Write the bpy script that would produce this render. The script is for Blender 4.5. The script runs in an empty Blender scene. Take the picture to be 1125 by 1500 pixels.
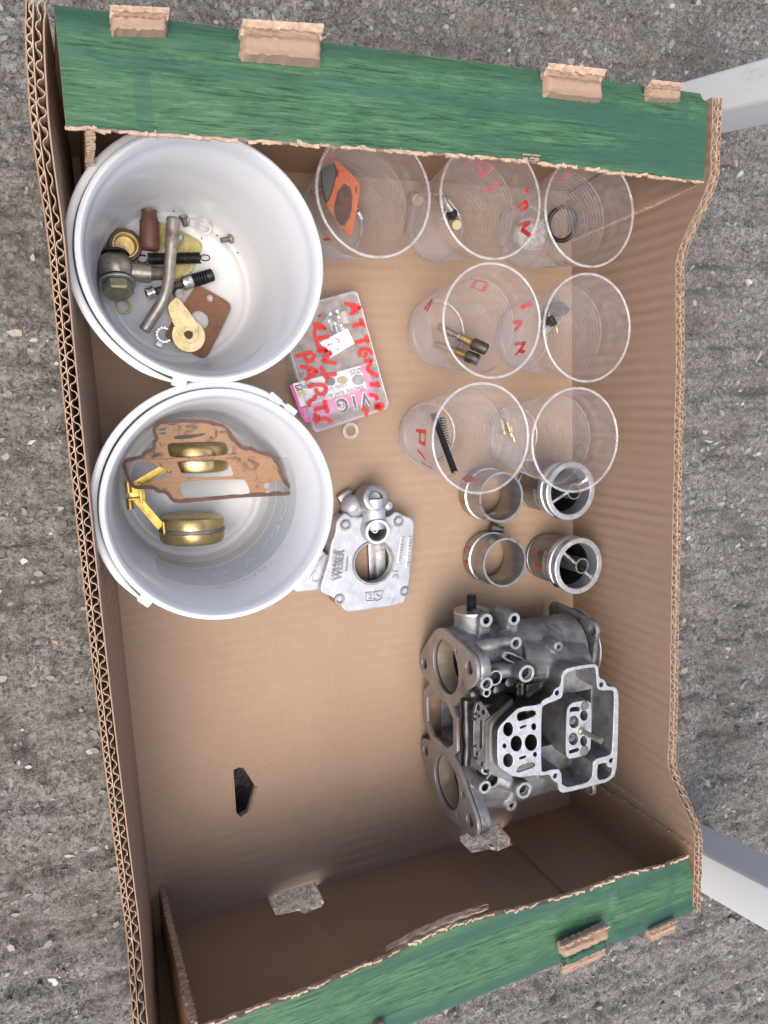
import bpy, bmesh, math, random
import numpy as np
from mathutils import Matrix, Vector, noise
random.seed(7); rng = np.random.default_rng(7)
SC = bpy.context.scene
COL = SC.collection
# ------------------------------------------------------------------ camera
PW, PH = 1125., 1500.
FPX = 1085.
CAM = Vector((-0.01850918, 0.39876088, 0.53671995))
_r = Matrix.Rotation(-0.04953006, 3, 'Z') @ Matrix.Rotation(-0.39871097, 3, 'Y') @ Matrix.Rotation(-0.14260193, 3, 'X')
cd = bpy.data.cameras.new('camera'); co = bpy.data.objects.new('camera', cd); COL.objects.link(co)
cd.sensor_width = 36; cd.sensor_fit = 'AUTO'; cd.lens = FPX / PH * 36
cd.clip_start = 0.01; cd.clip_end = 200
co.matrix_world = Matrix.Translation(CAM) @ _r.to_4x4()
SC.camera = co
# ------------------------------------------------------------------ light
SUN_EL, SUN_AZ = math.radians(66), math.radians(232)      # azimuth measured clockwise from +Y
w = bpy.data.worlds.new('World'); SC.world = w; w.use_nodes = True
nt = w.node_tree; bg = nt.nodes['Background']
sky = nt.nodes.new('ShaderNodeTexSky'); sky.sky_type = 'NISHITA'; sky.sun_disc = False
sky.sun_elevation = SUN_EL; sky.sun_rotation = SUN_AZ
sky.air_density = 1.0; sky.dust_density = 5.0; sky.ozone_density = 0.7
nt.links.new(sky.outputs[0], bg.inputs[0]); bg.inputs[1].default_value = 0.14
sd = bpy.data.lights.new('sun', 'SUN'); so = bpy.data.objects.new('sun', sd); COL.objects.link(so)
sd.energy = 1.5; sd.angle = math.radians(55); sd.color = (1, .97, .93)
_d = Vector((math.sin(SUN_AZ) * math.cos(SUN_EL), math.cos(SUN_AZ) * math.cos(SUN_EL), math.sin(SUN_EL)))
so.rotation_euler = _d.to_track_quat('Z', 'Y').to_euler(); so.location = (0.2, -1, 2)
vs = SC.view_settings; vs.view_transform = 'Standard'; vs.look = 'None'; vs.gamma = 1; vs.exposure = 0.58
SC.cycles.use_denoising = True
SC.cycles.use_adaptive_sampling = True; SC.cycles.adaptive_threshold = .02
SC.cycles.max_bounces = 7; SC.cycles.transparent_max_bounces = 20
SC.cycles.diffuse_bounces = 3; SC.cycles.glossy_bounces = 3
SC.cycles.caustics_reflective = False; SC.cycles.caustics_refractive = False
SC.cycles.sample_clamp_indirect = 4

# ------------------------------------------------------------------ helpers
def at(px, py, z):
    """point of the place at height z seen at a pixel of the 1125x1500 photograph"""
    v = _r @ Vector(((px - PW / 2) / FPX, -(py - PH / 2) / FPX, -1))
    return CAM + v * ((z - CAM.z) / v.z)
def atx(px, py, x):
    v = _r @ Vector(((px - PW / 2) / FPX, -(py - PH / 2) / FPX, -1))
    return CAM + v * ((x - CAM.x) / v.x)
def crop(ox, oy, s):
    return lambda a, b: (ox + a / s, oy + b / s)

ORG = {}
def tag(o, label, cat, group=None):
    o['label'] = label; o['category'] = cat
    if group: o['group'] = group
    return o
def thing(name, label, cat, loc, group=None):
    o = bpy.data.objects.new(name, None); COL.objects.link(o); o.location = loc
    o.empty_display_size = .01
    ORG[o] = Vector(loc)
    return tag(o, label, cat, group)

class MB:
    def __init__(s): s.v = []; s.f = []
    def add(s, vs, fs):
        n = len(s.v); s.v += [tuple(p) for p in vs]; s.f += [tuple(i + n for i in f) for f in fs]; return s
    def box(s, c, d, rot=None):
        R = rot or Matrix.Identity(3); c = Vector(c)
        vs = [c + R @ Vector((d[0] * i / 2, d[1] * j / 2, d[2] * k / 2)) for i in (-1, 1) for j in (-1, 1) for k in (-1, 1)]
        return s.add(vs, [(0, 1, 3, 2), (4, 6, 7, 5), (0, 4, 5, 1), (2, 3, 7, 6), (0, 2, 6, 4), (1, 5, 7, 3)])
    def lathe(s, prof, o=(0, 0, 0), axis=(0, 0, 1), seg=40, a0=0, a1=2 * math.pi, close=False):
        """prof: (radius, height along axis)"""
        q = Vector(axis).normalized().to_track_quat('Z', 'Y').to_matrix(); o = Vector(o)
        full = abs(a1 - a0 - 2 * math.pi) < 1e-6; n = seg if full else seg + 1
        vs = []
        for r, h in prof:
            for i in range(n):
                a = a0 + (a1 - a0) * i / seg
                vs.append(o + q @ Vector((r * math.cos(a), r * math.sin(a), h)))
        fs = []; m = len(prof)
        for j in range(m if close else m - 1):
            for i in range(seg):
                i2 = (i + 1) % n; j2 = (j + 1) % m
                fs.append((j * n + i, j * n + i2, j2 * n + i2, j2 * n + i))
        return s.add(vs, fs)
    def cyl(s, a, b, r, r2=None, seg=32, cap=True):
        a = Vector(a); b = Vector(b); L = (b - a).length; r2 = r if r2 is None else r2
        p = [(r, 0), (r2, L)]
        if cap: p = [(1e-6, 0)] + p + [(1e-6, L)]
        return s.lathe(p, a, b - a, seg)
    def ring(s, o, r0, r1, h, axis=(0, 0, 1), seg=40, b=0.0):
        """solid ring from o up by h"""
        p = [(r0, b), (r0, h - b), (r0 + b, h), (r1 - b, h), (r1, h - b), (r1, b), (r1 - b, 0), (r0 + b, 0)] if b else [(r0, 0), (r0, h), (r1, h), (r1, 0)]
        return s.lathe(p, o, axis, seg, close=True)
    def tube(s, path, r, seg=12, cap=True, closed=False):
        P = [Vector(p) for p in path]; n = len(P); R = r if hasattr(r, '__len__') else [r] * n
        T = []
        for i in range(n):
            a = P[(i - 1) % n] if (closed or i > 0) else P[i]; b = P[(i + 1) % n] if (closed or i < n - 1) else P[i]
            T.append((b - a).normalized())
        u = T[0].orthogonal().normalized(); vs = []
        for i in range(n):
            u = (u - T[i] * u.dot(T[i])).normalized(); w2 = T[i].cross(u)
            for k in range(seg):
                a = 2 * math.pi * k / seg; vs.append(P[i] + (u * math.cos(a) + w2 * math.sin(a)) * R[i])
        fs = []
        for i in range(n if closed else n - 1):
            j = (i + 1) % n
            for k in range(seg):
                k2 = (k + 1) % seg; fs.append((i * seg + k, i * seg + k2, j * seg + k2, j * seg + k))
        if cap and not closed: fs += [tuple(range(seg - 1, -1, -1)), tuple((n - 1) * seg + k for k in range(seg))]
        return s.add(vs, fs)
    def grid(s, pts):
        """pts[i][j]"""
        n, m = len(pts), len(pts[0])
        return s.add([p for row in pts for p in row], [(i * m + j, (i + 1) * m + j, (i + 1) * m + j + 1, i * m + j + 1) for i in range(n - 1) for j in range(m - 1)])
    def prism(s, poly, z0, z1):
        n = len(poly)
        vs = [(p[0], p[1], z0) for p in poly] + [(p[0], p[1], z1) for p in poly]
        return s.add(vs, [tuple(range(n - 1, -1, -1)), tuple(range(n, 2 * n))] + [(i, (i + 1) % n, n + (i + 1) % n, n + i) for i in range(n)])
    def mesh(s, name):
        m = bpy.data.meshes.new(name); m.from_pydata(s.v, [], s.f); m.validate(); return m
    def build(s, name, mat, parent=None, angle=35, recalc=True, bevel=0):
        return link(s.mesh(name), name, mat, parent, angle, recalc, bevel)

def org_of(p):
    return ORG.get(p, Vector((0, 0, 0)))
def link(m, name, mat, parent=None, angle=35, recalc=True, bevel=0):
    """world-coordinate mesh -> object under parent"""
    o = org_of(parent) if parent else Vector((0, 0, 0))
    if o.length: m.transform(Matrix.Translation(-o))
    if recalc or bevel:
        bm = bmesh.new(); bm.from_mesh(m)
        bmesh.ops.remove_doubles(bm, verts=bm.verts, dist=2e-6)
        if recalc: bmesh.ops.recalc_face_normals(bm, faces=bm.faces)
        if bevel:
            es = [e for e in bm.edges if len(e.link_faces) == 2 and e.calc_face_angle(0) > math.radians(40)]
            bmesh.ops.bevel(bm, geom=es, offset=bevel, segments=2, affect='EDGES', profile=.6)
        bm.to_mesh(m); bm.free()
    m.shade_smooth(); m.set_sharp_from_angle(angle=math.radians(angle))
    if mat: m.materials.append(mat)
    ob = bpy.data.objects.new(name, m); COL.objects.link(ob)
    if parent: ob.parent = parent; ORG[ob] = o
    return ob
def own(ob, parent=None):
    return ob
def circle(cx, cy, r, n=24, ry=None, rot=0):
    ry = r if ry is None else ry
    return [(cx + r * math.cos(t) * math.cos(rot) - ry * math.sin(t) * math.sin(rot), cy + r * math.cos(t) * math.sin(rot) + ry * math.sin(t) * math.cos(rot)) for t in (2 * math.pi * i / n for i in range(n))]
def smooth_poly(p, n=1):
    for _ in range(n):
        q = []
        for i in range(len(p)):
            a, b = Vector(p[i]), Vector(p[(i + 1) % len(p)])
            q += [a * .78 + b * .22, a * .22 + b * .78]
        p = q
    return [tuple(v) for v in p]
def plate_mesh(outline, holes, thick, bevel=0.0):
    """2D outline with holes -> solid plate, z from 0 to thick"""
    c = bpy.data.curves.new('c', 'CURVE'); c.dimensions = '2D'; c.fill_mode = 'BOTH'
    for lp in [outline] + list(holes):
        sp = c.splines.new('POLY'); sp.points.add(len(lp) - 1); sp.use_cyclic_u = True
        for i, p in enumerate(lp): sp.points[i].co = (p[0], p[1], 0, 1)
    c.extrude = max(thick / 2 - bevel, 0); c.bevel_depth = bevel; c.bevel_resolution = 1
    if bevel: c.offset = -bevel
    o = bpy.data.objects.new('c', c); m = bpy.data.meshes.new_from_object(o)
    bpy.data.objects.remove(o); bpy.data.curves.remove(c)
    m.materials.clear(); m.transform(Matrix.Translation((0, 0, thick / 2)))
    return m
def plate(name, outline, holes, z, thick, mat, parent=None, bevel=0.0, M=None, angle=30):
    m = plate_mesh(outline, holes, thick, bevel)
    m.transform(M if M is not None else Matrix.Translation((0, 0, z)))
    return link(m, name, mat, parent, angle, recalc=False)
def text_mesh(body, height=1., extrude=.0, bold=0.):
    c = bpy.data.curves.new('t', 'FONT'); c.body = body; c.size = 1; c.extrude = extrude; c.offset = bold
    o = bpy.data.objects.new('t', c); m = bpy.data.meshes.new_from_object(o)
    bpy.data.objects.remove(o); bpy.data.curves.remove(c); m.materials.clear()
    return m
def text(name, body, a, b, z, mat, parent, depth=.0003, bold=.0, hs=1.0, M=None):
    """flat lettering from pixel a to pixel b lying at height z"""
    m = text_mesh(body, bold=bold, extrude=.5)
    xs = [v.co.x for v in m.vertices]; x0, x1 = min(xs), max(xs)
    A, B = at(*a, z), at(*b, z); L = (B - A).length; k = L / (x1 - x0)
    e1 = (B - A).normalized(); e2 = Vector((0, 0, 1)).cross(e1)
    T = Matrix(((e1.x, e2.x, 0, A.x), (e1.y, e2.y, 0, A.y), (0, 0, 1, z), (0, 0, 0, 1))) @ Matrix.Diagonal((k, k * hs, depth, 1)) @ Matrix.Translation((-x0, 0, .5))
    m.transform(T)
    return link(m, name, mat, parent, 30, recalc=False)
def ribbon(mb, pts, wdt, up=Vector((0, 0, 1)), h=.0002):
    """flat brush stroke through 3D points"""
    P = [Vector(p) for p in pts]
    # densify, round caps
    Q = []
    for i in range(len(P) - 1):
        n = max(2, int((P[i + 1] - P[i]).length / .0008))
        Q += [P[i].lerp(P[i + 1], k / n) for k in range(n)]
    Q.append(P[-1]); N = len(Q)
    Q = [(Q[max(i - 2, 0)] + Q[max(i - 1, 0)] + Q[i] + Q[min(i + 1, N - 1)] + Q[min(i + 2, N - 1)]) / 5 for i in range(N)]
    vs = []; ups = up if callable(up) else (lambda p: up)
    for i in range(N):
        t = (Q[min(i + 1, N - 1)] - Q[max(i - 1, 0)]).normalized(); u = ups(Q[i]); sd_ = t.cross(u).normalized()
        e = min(i, N - 1 - i); ww = wdt / 2 * (.65 if e == 0 else .9 if e == 1 else 1.) * (.88 + .24 * random.random())
        vs += [Q[i] - sd_ * ww + u * h, Q[i] + sd_ * ww + u * h]
    mb.add(vs, [(2 * i, 2 * i + 1, 2 * i + 3, 2 * i + 2) for i in range(N - 1)])

# ------------------------------------------------------------------ materials
class NT:
    def __init__(s, name):
        s.m = bpy.data.materials.new(name); s.m.use_nodes = True; s.t = s.m.node_tree
        s.b = s.t.nodes['Principled BSDF']; s.out = s.t.nodes['Material Output']; s._tc = None
    def n(s, typ, **k):
        x = s.t.nodes.new('ShaderNode' + typ)
        for a, v in k.items(): setattr(x, a, v)
        return x
    def l(s, a, b): s.t.links.new(a, b)
    def co(s):
        if not s._tc: s._tc = s.n('TexCoord')
        return s._tc.outputs['Object']
    def noise(s, scale, detail=4, rough=.55, stretch=None, dist=0):
        t = s.n('TexNoise'); t.inputs['Scale'].default_value = scale; t.inputs['Detail'].default_value = detail; t.inputs['Roughness'].default_value = rough
        t.inputs['Distortion'].default_value = dist
        if stretch:
            mp = s.n('Mapping'); mp.inputs['Scale'].default_value = stretch; s.l(s.co(), mp.inputs[0]); s.l(mp.outputs[0], t.inputs['Vector'])
        else: s.l(s.co(), t.inputs['Vector'])
        return t.outputs['Fac']
    def ramp(s, fac, *stops):
        r = s.n('ValToRGB'); e = r.color_ramp.elements
        while len(e) < len(stops): e.new(.5)
        for i, (p, c) in enumerate(stops):
            e[i].position = p; e[i].color = (*c, 1) if hasattr(c, '__len__') else (c, c, c, 1)
        s.l(fac, r.inputs[0]); return r.outputs[0]
    def mix(s, fac, a, b, typ='MIX'):
        x = s.n('MixRGB', blend_type=typ)
        for i, v in zip((0, 1, 2), (fac, a, b)):
            if hasattr(v, 'links'): s.l(v, x.inputs[i])
            elif i == 0: x.inputs[0].default_value = v
            else: x.inputs[i].default_value = (*v, 1)
        return x.outputs[0]
    def math(s, op, a, b=0.):
        x = s.n('Math', operation=op)
        for i, v in enumerate((a, b)):
            if hasattr(v, 'links'): s.l(v, x.inputs[i])
            else: x.inputs[i].default_value = v
        return x.outputs[0]
    def bump(s, h, strength=.3, dist=.001):
        x = s.n('Bump'); x.inputs['Strength'].default_value = strength; x.inputs['Distance'].default_value = dist
        s.l(h, x.inputs['Height']); s.l(x.outputs[0], s.b.inputs['Normal']); return x
    def set(s, **k):
        for a, v in k.items():
            i = s.b.inputs[a.replace('_', ' ')]
            if hasattr(v, 'links'): s.l(v, i)
            elif hasattr(v, '__len__'): i.default_value = (*v, 1) if len(v) == 3 else v
            else: i.default_value = v
        return s

def metal(name, c1, c2, rough=.4, metallic=.9, scale=120, bump=.15, stain=None, stain_amt=.5, lo=.35, hi=.65, srough=.65):
    a = NT(name); n1 = a.noise(scale, 6, .6); col = a.ramp(n1, (lo, c1), (hi, c2))
    rg = a.ramp(a.noise(scale * 2.3, 3), (.3, rough * .75), (.7, min(1, rough * 1.3)))
    if stain:
        f = a.ramp(a.noise(scale * .35, 8, .68, dist=.6), (stain_amt, 0.), (min(stain_amt + .13, 1), 1.))
        col = a.mix(f, col, stain); rg = a.mix(f, rg, (srough,) * 3)
        mt = a.math('SUBTRACT', metallic, a.math('MULTIPLY', f, metallic * .7)); a.set(Metallic=mt)
    else: a.set(Metallic=metallic)
    a.set(Base_Color=col, Roughness=rg); a.bump(a.noise(scale * 6, 3), bump, .0004)
    return a.m
def plain(name, c, rough=.5, var=.12, scale=150, metallic=0., bump=.1, spec=.5):
    a = NT(name); n1 = a.noise(scale, 4)
    a.set(Base_Color=a.ramp(n1, (.3, tuple(x * (1 - var) for x in c)), (.7, tuple(min(1, x * (1 + var)) for x in c))), Roughness=rough, Metallic=metallic)
    a.b.inputs['Specular IOR Level'].default_value = spec
    if bump: a.bump(a.noise(scale * 5, 3), bump, .0003)
    return a.m

def mat_cardboard(name, c=(.43, .285, .195), flute=1.0, per=.0088):
    a = NT(name)
    big = a.noise(9, 4, .6); fine = a.noise(700, 3, .7); fib = a.noise(260, 4, .65, stretch=(1, .25, 1))
    col = a.ramp(big, (.3, tuple(x * .93 for x in c)), (.7, tuple(x * 1.06 for x in c)))
    col = a.mix(a.ramp(fine, (.35, .0), (.75, .22)), col, tuple(x * .72 for x in c))
    col = a.mix(a.ramp(fib, (.5, .0), (.8, .25)), col, tuple(min(1, x * 1.25) for x in c))
    st = a.ramp(a.noise(38, 5, .7, dist=1.2), (.64, 0.), (.76, .38)); col = a.mix(st, col, tuple(x * .55 for x in c))
    sx = a.n('SeparateXYZ'); a.l(a.co(), sx.inputs[0])
    wob = a.math('ADD', sx.outputs['Y'], a.math('MULTIPLY', a.noise(9, 2), .004))
    wv = a.math('SINE', a.math('MULTIPLY', wob, 2 * math.pi / per))
    amp = a.ramp(a.noise(22, 3, .6, stretch=(.5, 1, .5)), (.38, .05), (.68, 1.))
    hgt = a.math('ADD', a.math('MULTIPLY', a.math('MULTIPLY', wv, amp), .5 * flute), a.math('MULTIPLY', fine, .5))
    a.set(Base_Color=col, Roughness=.85); a.b.inputs['Specular IOR Level'].default_value = .25
    a.bump(a.math('ADD', hgt, a.math('MULTIPLY', a.noise(17, 6, .7, dist=.6), 1.6)), .34, .0011)
    return a.m
M_CARD = mat_cardboard('kraft_cardboard', c=(.385, .270, .192), flute=1.8)
M_CARDW = mat_cardboard('kraft_cardboard_wall', c=(.375, .255, .182), flute=2.4)
M_CARDD = mat_cardboard('kraft_cardboard_brown', c=(.36, .222, .135), flute=.5)
M_EDGE = plain('torn_board_edge', (.48, .35, .255), .9, .25, 300, bump=.5, spec=.2)
def mat_green():
    a = NT('green_printed_board')
    g1, g2, g3, teal = (.022, .062, .030), (.050, .125, .060), (.085, .178, .090), (.030, .090, .062)
    s1 = a.noise(420, 6, .65, stretch=(.06, 1.3, 1), dist=.25); s2 = a.noise(1000, 5, .7, stretch=(.09, 1.2, 1), dist=.4)
    v = a.math('ADD', a.math('MULTIPLY', s1, .5), a.math('MULTIPLY', s2, .5))
    col = a.ramp(v, (.425, g1), (.475, g2), (.525, g2), (.57, g3))
    big = a.ramp(a.noise(26, 3, .5, stretch=(.12, 1.6, 1)), (.50, 0.), (.62, .75)); col = a.mix(big, col, teal)
    sx = a.n('SeparateXYZ'); a.l(a.co(), sx.inputs[0]); ay = a.math('ABSOLUTE', sx.outputs['Y']); axx = a.math('ABSOLUTE', sx.outputs['X'])
    bnd = a.math('MULTIPLY', a.math('GREATER_THAN', ay, .2735), a.math('LESS_THAN', ay, .2800))
    bnd = a.math('MAXIMUM', bnd, a.math('MULTIPLY', a.math('GREATER_THAN', axx, .160), a.math('LESS_THAN', axx, .168)))
    col = a.mix(a.math('MULTIPLY', bnd, .45), col, teal)
    wear = a.ramp(a.noise(420, 6, .8), (.76, 0.), (.82, .45)); col = a.mix(wear, col, (.35, .42, .33))
    a.set(Base_Color=col, Roughness=a.ramp(s1, (.3, .42), (.7, .6))); a.b.inputs['Specular IOR Level'].default_value = .4
    a.bump(a.noise(60, 5, .6, stretch=(.3, 1, 1)), .2, .001)
    return a.m
M_GREEN = mat_green()
def mat_bucket():
    a = NT('white_translucent_plastic')
    a.set(Base_Color=a.ramp(a.noise(30, 4), (.3, (.87, .88, .89)), (.7, (.90, .905, .915))), Roughness=a.ramp(a.noise(90, 5, .7), (.3, .10), (.75, .24)))
    a.b.inputs['Coat Weight'].default_value = .15
    tr = a.n('BsdfTranslucent'); tr.inputs[0].default_value = (.9, .92, .96, 1)
    mx = a.n('MixShader'); mx.inputs[0].default_value = .38
    a.l(a.b.outputs[0], mx.inputs[1]); a.l(tr.outputs[0], mx.inputs[2]); a.l(mx.outputs[0], a.out.inputs[0])
    a.bump(a.noise(45, 4, .6), .06, .001)
    return a.m
M_BUCKET = mat_bucket()
def mat_clear(name, tint=(.985, .98, .985), haze=.06, hazecol=(.85, .84, .86), rough=.12, spec=1.0, rib=0.):
    a = NT(name); t = a.t; t.nodes.remove(a.b)
    tr = a.n('BsdfTransparent'); tr.inputs[0].default_value = (*tint, 1)
    gl = a.n('BsdfGlossy'); gl.inputs['Roughness'].default_value = rough; gl.inputs[0].default_value = (1, 1, 1, 1)
    df = a.n('BsdfDiffuse'); df.inputs[0].default_value = (*hazecol, 1)
    lw = a.n('LayerWeight'); lw.inputs[0].default_value = .5
    fac = a.math('ADD', .05, a.math('MULTIPLY', a.math('POWER', lw.outputs['Facing'], 2.5), .75))
    hz = a.ramp(a.noise(140, 5, .7), (.35, haze * .5), (.75, haze * 1.7))
    if rib:
        sx = a.n('SeparateXYZ'); a.l(a.co(), sx.inputs[0]); zz = sx.outputs['Z']
        wv = a.ramp(a.math('SINE', a.math('MULTIPLY', a.math('SUBTRACT', zz, .006), 2 * math.pi / .0031)), (.15, 0.), (.95, 1.))
        band = a.math('MULTIPLY', a.math('GREATER_THAN', zz, .006), a.math('LESS_THAN', zz, .061))
        hz = a.math('ADD', hz, a.math('MULTIPLY', a.math('MULTIPLY', wv, band), rib))
    m1 = a.n('MixShader'); a.l(hz, m1.inputs[0]); a.l(tr.outputs[0], m1.inputs[1]); a.l(df.outputs[0], m1.inputs[2])
    m2 = a.n('MixShader'); a.l(a.math('MULTIPLY', fac, spec), m2.inputs[0]); a.l(m1.outputs[0], m2.inputs[1]); a.l(gl.outputs[0], m2.inputs[2])
    a.l(m2.outputs[0], a.out.inputs[0])
    return a.m
M_CUP = mat_clear('clear_cup_plastic', haze=.14, hazecol=(.80, .80, .83), rib=.20, rough=.18)
M_CUPRIM = mat_clear('clear_cup_rim_plastic', haze=.24, hazecol=(.88, .87, .88))
M_CASE = mat_clear('clear_case_plastic', haze=.20, hazecol=(.86, .85, .86), rough=.2)
M_FROST = mat_clear('frosted_bag_plastic', haze=.45, hazecol=(.75, .77, .8), rough=.25)
def mat_cast():
    a = NT('cast_aluminium'); n1 = a.noise(90, 6, .6)
    col = a.ramp(n1, (.35, (.21, .212, .217)), (.65, (.36, .363, .368)))
    st = a.ramp(a.noise(42, 8, .7, dist=.7), (.51, 0.), (.68, .9))
    g = a.n('VectorMath', operation='DISTANCE'); a.l(a.co(), g.inputs[0]); g.inputs[1].default_value = (.040, .016, .083)
    oil = a.ramp(a.math('ADD', g.outputs['Value'], a.math('MULTIPLY', a.noise(60, 5, .7), .030)), (.042, 1.), (.072, 0.))
    f = a.math('MAXIMUM', st, oil)
    a.set(Base_Color=a.mix(f, col, (.022, .017, .013)), Roughness=a.mix(oil, a.ramp(a.noise(200, 3), (.3, .42), (.7, .62)), (.28,) * 3), Metallic=a.math('MULTIPLY', a.math('SUBTRACT', 1., f), .6))
    a.bump(a.noise(520, 4, .7), .4, .0005); return a.m
M_CAST = mat_cast()
M_CASTD = metal('oily_cast_aluminium', (.12, .115, .11), (.24, .235, .23), .42, .8, 80, .35, (.018, .014, .012), .50, srough=.3)
M_MACH = metal('machined_aluminium', (.50, .51, .52), (.68, .69, .70), .42, .75, 220, .3, (.20, .17, .13), .58)
M_FLANGE = metal('stained_flange_face', (.27, .24, .232), (.36, .325, .31), .42, .45, 60, .15, (.10, .075, .06), .62)
M_LID = metal('lid_casting', (.44, .455, .49), (.57, .58, .62), .45, .45, 110, .4, (.17, .17, .18), .60)
M_LIDB = metal('lid_boss_casting', (.30, .30, .31), (.45, .45, .46), .4, .85, 110, .3, (.12, .10, .08), .58)
M_ZINC = metal('dull_zinc', (.42, .42, .41), (.56, .56, .55), .38, .9, 120, .2, (.16, .12, .08), .66)
M_STEEL = metal('bright_steel', (.6, .61, .63), (.76, .77, .79), .3, .95, 150, .15, (.2, .19, .17), .68)
M_OLD = metal('tarnished_fitting', (.26, .235, .20), (.42, .39, .34), .4, .8, 160, .3, (.09, .055, .035), .52)
M_GOLD = metal('yellow_passivated_zinc', (.60, .47, .23), (.74, .60, .34), .28, .92, 90, .12, (.45, .30, .13), .66)
M_ZYEL = metal('worn_yellow_green_plating', (.33, .29, .10), (.46, .41, .18), .45, .6, 110, .2, (.22, .17, .12), .52)
M_BRASS = metal('brass', (.46, .34, .14), (.62, .48, .24), .32, .92, 90, .12, (.28, .17, .08), .64)
M_BRASSY = metal('yellow_brass_arm', (.42, .30, .07), (.58, .42, .12), .38, .9, 100, .1)
M_SOLDER = metal('solder_seam', (.16, .15, .14), (.28, .26, .24), .5, .7, 250, .5)
M_PLATE = metal('throttle_plate_brass', (.42, .35, .25), (.58, .50, .38), .5, .6, 60, .15, (.22, .15, .10), .60)
M_BROWN = plain('brown_bakelite', (.12, .05, .036), .5, .25, 120)
M_DARK = plain('black_steel', (.02, .02, .022), .38, .3, 200, .5)
M_HOLE = plain('dark_bore', (.012, .011, .011), .6, .3, 100, .3)  # near-black puts shade into boss holes and flange bores; also colours small dark parts
M_OIL = NT('black_oil_sludge').set(Base_Color=(.008, .007, .006), Roughness=.12); M_OIL.bump(M_OIL.noise(160, 4, .6), .3, .001); M_OIL = M_OIL.m
M_GASK = None
def mat_gasket(name, c, edge, sc=60, amt=.58):
    a = NT(name); f = a.ramp(a.noise(sc, 8, .7, dist=.8), (amt, 0.), (amt + .1, 1.)); f2 = a.noise(sc * 8, 4)
    col = a.ramp(f2, (.3, tuple(x * .85 for x in c)), (.7, tuple(x * 1.12 for x in c)))
    a.set(Base_Color=a.mix(f, col, edge), Roughness=.62); a.bump(a.noise(sc * 12, 4), .25, .0004); return a.m
M_GASK = mat_gasket('tan_gasket_paper', (.28, .155, .078), (.055, .026, .02), 95, .54)
M_GASKE = plain('dark_gasket_edge', (.085, .035, .025), .6, .3, 200)
M_GPLATE = mat_gasket('brown_gasket_sheet', (.20, .088, .045), (.12, .05, .03), 70, .55)
M_ORANGE = mat_gasket('orange_gasket', (.50, .12, .05), (.25, .09, .05), 70, .62)
M_RUBBER = plain('black_rubber', (.014, .014, .015), .45, .3, 200)
M_RED = NT('red_marker'); M_RED.set(Base_Color=(.74, .035, .03), Roughness=.35, Alpha=M_RED.ramp(M_RED.noise(420, 4, .7), (.35, .62), (.62, .95))); M_RED = M_RED.m
M_REDCUP = plain('red_cup_marker', (.80, .05, .04), .35, .15, 300, bump=0)
M_CREAM = plain('cream_plastic', (.62, .52, .33), .4, .1)
M_WHITE = plain('white_sticker', (.83, .82, .82), .5, .03)
M_PINK = plain('pink_print', (.72, .13, .38), .4, .1)
M_BLACK = plain('black_print', (.012, .012, .014), .5, .1)
M_GREYP = plain('grey_print', (.25, .25, .25), .5, .1)
def mat_leg():
    a = NT('galvanised_leg'); f = a.ramp(a.noise(55, 8, .7, stretch=(1, 1, .4), dist=.5), (.58, 0.), (.75, .4))
    a.set(Base_Color=a.mix(f, (.80, .81, .82), (.40, .37, .33)), Roughness=.5, Metallic=.1); a.bump(a.noise(300, 4), .1, .0005); return a.m
M_LEG = mat_leg()
def mat_ground():
    a = NT('rough_concrete_ground')
    n1 = a.noise(14, 6, .65); n2 = a.noise(300, 6, .8); n3 = a.noise(60, 5, .7)
    def grains(sc):
        v = a.n('TexVoronoi'); v.inputs['Scale'].default_value = sc; v.inputs['Randomness'].default_value = 1.; a.l(a.co(), v.inputs['Vector'])
        b = a.n('RGBToBW'); a.l(v.outputs['Color'], b.inputs[0]); return b.outputs[0], v.outputs['Distance']
    g1, d1 = grains(620); g2, d2 = grains(260); g3, d3 = grains(1300)
    dk, md, lt, wh = (.065, .058, .051), (.215, .199, .178), (.305, .286, .262), (.48, .465, .44)
    col = a.ramp(g1, (.10, dk), (.36, md), (.66, lt), (.92, wh))
    col = a.mix(a.ramp(g3, (.4, .0), (.7, .5)), col, a.ramp(g3, (.45, md), (.62, lt), (.8, wh)))
    col = a.mix(a.ramp(g2, (.66, 0.), (.70, .5)), col, a.ramp(g2, (.64, md), (.72, (.36, .35, .33)), (.8, (.50, .49, .47))))
    col = a.mix(a.ramp(n2, (.36, .8), (.5, 0.)), col, dk)  # dark low grains paint relief shading into the colour
    col = a.mix(a.ramp(n1, (.42, 0.), (.66, .5)), col, (.165, .145, .122))
    mp = a.n('Mapping'); mp.inputs['Rotation'].default_value = (0, 0, .45); mp.inputs['Scale'].default_value = (.45, 1.3, 1); a.l(a.co(), mp.inputs[0])
    sm = a.n('TexNoise'); sm.inputs['Scale'].default_value = 42; sm.inputs['Detail'].default_value = 8; sm.inputs['Roughness'].default_value = .72; sm.inputs['Distortion'].default_value = .5; a.l(mp.outputs[0], sm.inputs['Vector'])
    col = a.mix(a.ramp(sm.outputs['Fac'], (.52, 0.), (.68, .62)), col, (.075, .066, .057))  # smudges; their darker low spots also paint in relief shade
    col = a.mix(a.ramp(sm.outputs['Fac'], (.30, .45), (.42, 0.)), col, (.33, .315, .29))
    a.set(Base_Color=col, Roughness=.9); a.b.inputs['Specular IOR Level'].default_value = .3
    hgt0 = a.math('MULTIPLY', sm.outputs['Fac'], -2.2)
    hgt = a.math('ADD', a.math('MULTIPLY', g1, .5), a.math('ADD', a.math('MULTIPLY', n2, 1.1), a.math('MULTIPLY', n3, .8)))
    a.bump(a.math('ADD', hgt, hgt0), .95, .0030); return a.m
M_GROUND = mat_ground()
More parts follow.
